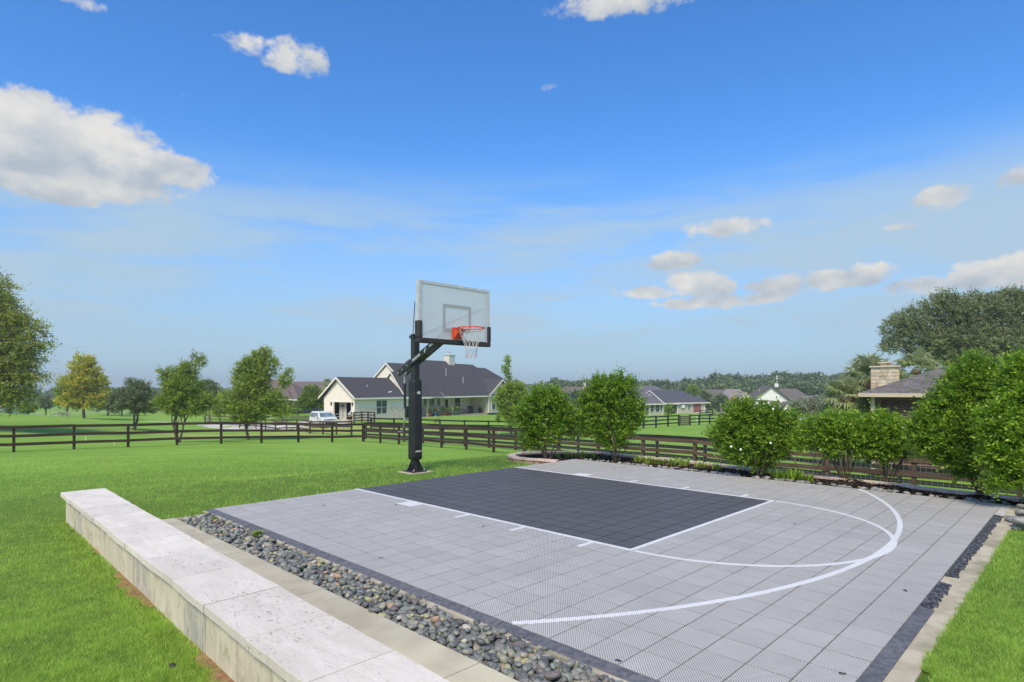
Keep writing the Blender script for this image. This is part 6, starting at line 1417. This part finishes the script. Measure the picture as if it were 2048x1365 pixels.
def person():
    x, y = (701 - 1024) / 1199.9 * 69, 69.0; z = gz(x, y); t = thing('person', 'person in white cap, white shirt and dark shorts bending beside the tube gate', 'person', (x, y, z), R_(200))
    SK = mat('skin', (.45, .24, .16), rough=.6); SHT = mat('white_shirt', (.75, .75, .76), rough=.9); SHO = mat('dark_shorts', (.04, .03, .045), rough=.9)
    me = bpy.data.meshes.new('body'); V = [(0, 0, .92), (.10, 0, .86), (.14, .02, .48), (.13, -.03, .08), (.13, .14, .03), (-.10, 0, .86), (-.14, .02, .48), (-.13, -.03, .08), (-.13, .14, .03), (0, .16, 1.10), (0, .36, 1.24), (.18, .36, 1.24), (.24, .46, .98), (.18, .62, .80), (-.18, .36, 1.24), (-.24, .48, .99), (-.16, .64, .82), (0, .46, 1.30), (0, .54, 1.34), (0, .58, 1.42)]
    Eg = [(0, 1), (1, 2), (2, 3), (3, 4), (0, 5), (5, 6), (6, 7), (7, 8), (0, 9), (9, 10), (10, 11), (11, 12), (12, 13), (10, 14), (14, 15), (15, 16), (10, 17), (17, 18), (18, 19)]
    Rr = [.15, .11, .07, .045, .035, .11, .07, .045, .035, .15, .15, .07, .045, .035, .07, .045, .035, .055, .09, .085]
    me.from_pydata(V, Eg, []); me.materials.append(SK); o = link('body', me, t); o.modifiers.new('skin', 'SKIN'); me.skin_vertices[0].data[0].use_root = True
    for i, r in enumerate(Rr): me.skin_vertices[0].data[i].radius = (r, r)
    o.modifiers.new('sub', 'SUBSURF').levels = 1
    part('shirt', MB().tube([(0, .02, .93), (0, .16, 1.10), (0, .34, 1.24), (0, .42, 1.28)], [.175, .18, .185, .10], 10).tube([(.12, .34, 1.24), (.20, .38, 1.20), (.235, .44, 1.06)], [.10, .09, .07], 8).tube([(-.12, .34, 1.24), (-.20, .38, 1.20), (-.235, .45, 1.07)], [.10, .09, .07], 8), SHT, t, smooth=True)
    part('shorts', MB().tube([(0, 0, .98), (0, 0, .84)], [.17, .18], 10).tube([(.10, 0, .88), (.14, .02, .52)], [.125, .10], 8).tube([(-.10, 0, .88), (-.14, .02, .52)], [.125, .10], 8), SHO, t, smooth=True)
    part('cap', MB().lathe([(.108, 1.43), (.105, 1.49), (.06, 1.54), (.01, 1.55)], (0, .57, 0), 10).box(-.07, .07, .66, .76, 1.42, 1.44), SHT, t, smooth=True)
person()

def porch():
    a = Vector((.536, .844)).normalized(); b = Vector((-a.y, a.x)); G = Vector((-19.4, 74)); ang = math.atan2(a.y, a.x)
    def at(lx, ly): p = G + a * lx + b * ly; return (p.x, p.y, -2.6)
    TER = mat('terracotta', (.25, .09, .05), rough=.8); BLU = mat('blue_glaze', (.03, .10, .22), rough=.3); TEAL = mat('teal_paint', (.04, .22, .28), rough=.5); PNK = mat('faded_red_wood', (.42, .20, .18), rough=.8); GRN = mat('green_glaze', (.05, .16, .10), rough=.3); DK = mat('dark_iron', (.03, .03, .03), rough=.6)
    def pot(lx, ly, m, r, h, leaf, lab, big=.45):
        x, y, z = at(lx, ly); t = thing('plant_pot', lab, 'plant pot', (x, y, z), 0, 'pots on the farmhouse porch')
        part('pot', MB().lathe([(r * .6, 0), (r, h * .7), (r * .85, h), (r * .7, h)], (0, 0, 0), 12), m, t, smooth=True)
        V, F, T, c, B = crown_np([(0, 0, h + big * .6, big, big, big * .6)], 70, 6, .22, .4, young=.5, up=.6); link('leaves', raw_mesh('leaves', V, F, T, [leaf]), t)
    pot(14.2, .0, TER, .35, .5, GRY, 'terracotta pot of grey green leaves at the left porch post'); pot(15.5, -.1, BLU, .38, .55, GRY, 'deep blue pot before the teal chair', .3)
    pot(17.6, .0, TER, .3, .4, GRY, 'silvery leaved plant between the dark chairs and the red pot', .6); pot(18.6, .1, TER, .42, .5, LIM, 'red pot of broad green leaves left of the olive post', .55); pot(20.3, .1, GRN, .42, .55, LIM, 'green pot of tall leaves right of the olive post', .6)
    pot(27.2, .4, DK, .35, .4, GRY, 'low dark planter by the brick side wall', .3)
    def chair(lx, ly, m, rz, lab):
        x, y, z = at(lx, ly); t = thing('porch_chair', lab, 'chair', (x, y, z), ang + rz, 'chairs on the farmhouse porch')
        part('seat', MB().box(-.28, .28, -.26, .26, .38, .43), m, t)
        part('backrest', MB().bar((0, .27, .42), (0, .38, 1.0), .56, .04), m, t)
        for sx in (-1, 1):
            part('armrest', MB().box(sx * .30 - .05, sx * .30 + .05, -.28, .34, .62, .65), m, t)
            for sy in (-.24, .26): part('leg', MB().box(sx * .27 - .03, sx * .27 + .03, sy - .03, sy + .03, 0, .62), m, t)
    chair(15.9, .9, TEAL, .2, 'teal painted chair at the left of the porch'); chair(16.8, 1.0, mat('maroon_paint', (.14, .03, .04), rough=.6), -.2, 'dark maroon chair beside the teal chair')
    chair(21.9, .9, PNK, 1.7, 'left faded pink wooden chair at the porch table'); chair(24.1, .9, PNK, -1.5, 'right faded pink wooden chair at the porch table')
    x, y, z = at(23.0, .9); t = thing('porch_table', 'small round topped table between the two pink chairs', 'table', (x, y, z)); part('table_top', MB().lathe([(.6, .70), (.6, .74)], (0, 0, 0), 16), PNK, t)
    for k in range(4): part('leg', MB().box(.35 * math.cos(k * 1.57) - .03, .35 * math.cos(k * 1.57) + .03, .35 * math.sin(k * 1.57) - .03, .35 * math.sin(k * 1.57) + .03, 0, .70), PNK, t)
    x, y, z = at(25.5, 1.2); t = thing('barbecue', 'black covered barbecue beside the pink chairs', 'barbecue', (x, y, z), ang); part('cabinet', MB().box(-.5, .5, -.3, .3, .05, .85), DK, t); part('lid', MB().tube([(-.48, 0, .9), (.48, 0, .9)], .28, 12), DK, t, smooth=True)
porch()
def small_items():
    M = mat('white_plastic', (.75, .75, .72), rough=.5); C2 = mat('charcoal_case', (.04, .04, .045), rough=.6)
    for i, (u, v, D, h, lab) in enumerate([(128, 847, 60, .45, 'short white marker stake on the lawn behind the left fence'), (171, 873, 40, .35, 'white stake between the lower rails second bay from the left'), (229, 884, 36, .35, 'small white stake by the third fence post from the left'), (98, 822, 95, .6, 'white post standing beyond the light green lawn bush'), (871, 836, 77, .7, 'white guard round the thin sapling before the porch'), (1394, 829, 84, 1.0, 'white post on the paddock side of the grey roofed house'), (998, 842, 60, .8, 'white tree guard at the tiny sapling')]):
        x = (u - 1024) / 1199.9 * D; z = gz(x, D); t = thing('marker_stake', lab, 'stake', (x, D, z)); r = .02 if D < 50 else .045
        part('shaft', MB().tube([(0, 0, -.1), (0, 0, h)], r, 6), M, t)
    x, y = -1010 / 1199.9 * 98, 98; t = thing('air_conditioner', 'dark square cooling unit at the far left lawn edge', 'cooling unit', (x, y, gz(x, y))); part('case', MB().box(-.55, .55, -.5, .5, 0, 1.3), C2, t, bevel=.04); part('pad', MB().box(-.8, .8, -.8, .8, -.3, -.001), CONC, t)
    x, y = -1030 / 1199.9 * 97, 97; t = thing('white_outbuilding', 'sliver of a white walled building at the left picture edge', 'building', (x, y, gz(x, y))); part('wall', MB().box(-6, 1.0, 0, 5, -.5, 3.0), WHT_T, t); part('brick_base', MB().box(-6, 1.05, -.06, -.001, -.5, .35), BRM, t)
    # spreading white garden sprinkler pipes by the bush
    x, y = -950 / 1199.9 * 88, 88; t = thing('white_shrub', 'low sprawling white flowering shrub on the far left lawn', 'shrub', (x, y, gz(x, y))); V, F, T, c, B = crown_np([(0, 0, .25, 1.5, .8, .3), (2.2, 2, .4, 1.6, .8, .3)], 120, 6, .22, .5, young=1.0, yexp=.7); link('foliage', raw_mesh('foliage', V, F, T, [leaf_mat('white_flower_leaf', (.10, .15, .06), (.3, .36, .2), (.8, .82, .72))]), t)
    # rain gauge head of a sprinkler beside the seat wall
    p = C(18.45, 15.6); t = thing('sprinkler_head', 'small black sprinkler head in the grass beside the seat wall', 'sprinkler', (p.x, p.y, gz(p.x, p.y))); part('riser', MB().lathe([(.02, -.05), (.02, .018), (.014, .022)], (0, 0, 0), 12), C2, t); part('nozzle', MB().lathe([(.008, .022), (.006, .028)], (0, 0, 0), 8), C2, t)
small_items()
def bare_soil():
    """worn reddish soil where the turf stops at the foot of the seat wall"""
    m = mat('reddish_soil', (.22, .12, .06), (.34, .20, .11), 18, .95, .8, 50); mb = MB(); n = 90; rows = []
    for i in range(n + 1):
        Y = 3 + 22 * i / n; xa = 17.25 + (Y + 3.4) * .0235; wv = .28 + .22 * math.sin(Y * .8 + .5) + .08 * math.sin(Y * 5.3)
        for q in range(4):
            X = xa - .1 + max(.02, wv) * q / 3; p = C(X, Y); mb.v.append((p.x, p.y, gz(p.x, p.y) + .010 - (.008 if q == 3 else 0)))
    for i in range(n):
        for q in range(3): a = i * 4 + q; mb.f.append((a, a + 1, a + 5, a + 4)); mb.mi.append(0)
    tag(link('bare_soil', mb.mesh('bare_soil', m, True)), kind='structure')
bare_soil()

# ------------------------------------------------------------------ air
def haze():
    m = bpy.data.materials.new('air'); m.use_nodes = True; t = NT(m.node_tree); o = t.n('ShaderNodeOutputMaterial'); v = t.n('ShaderNodeVolumePrincipled')
    v.inputs['Color'].default_value = (.90, .95, .98, 1); v.inputs['Density'].default_value = .0006; v.inputs['Anisotropy'].default_value = .2; t.l(v.outputs[0], o.inputs['Volume'])
    tag(link('haze', MB().box(-1250, 1250, -480, 1350, -20, 22).mesh('haze', m)), kind='stuff')
haze()
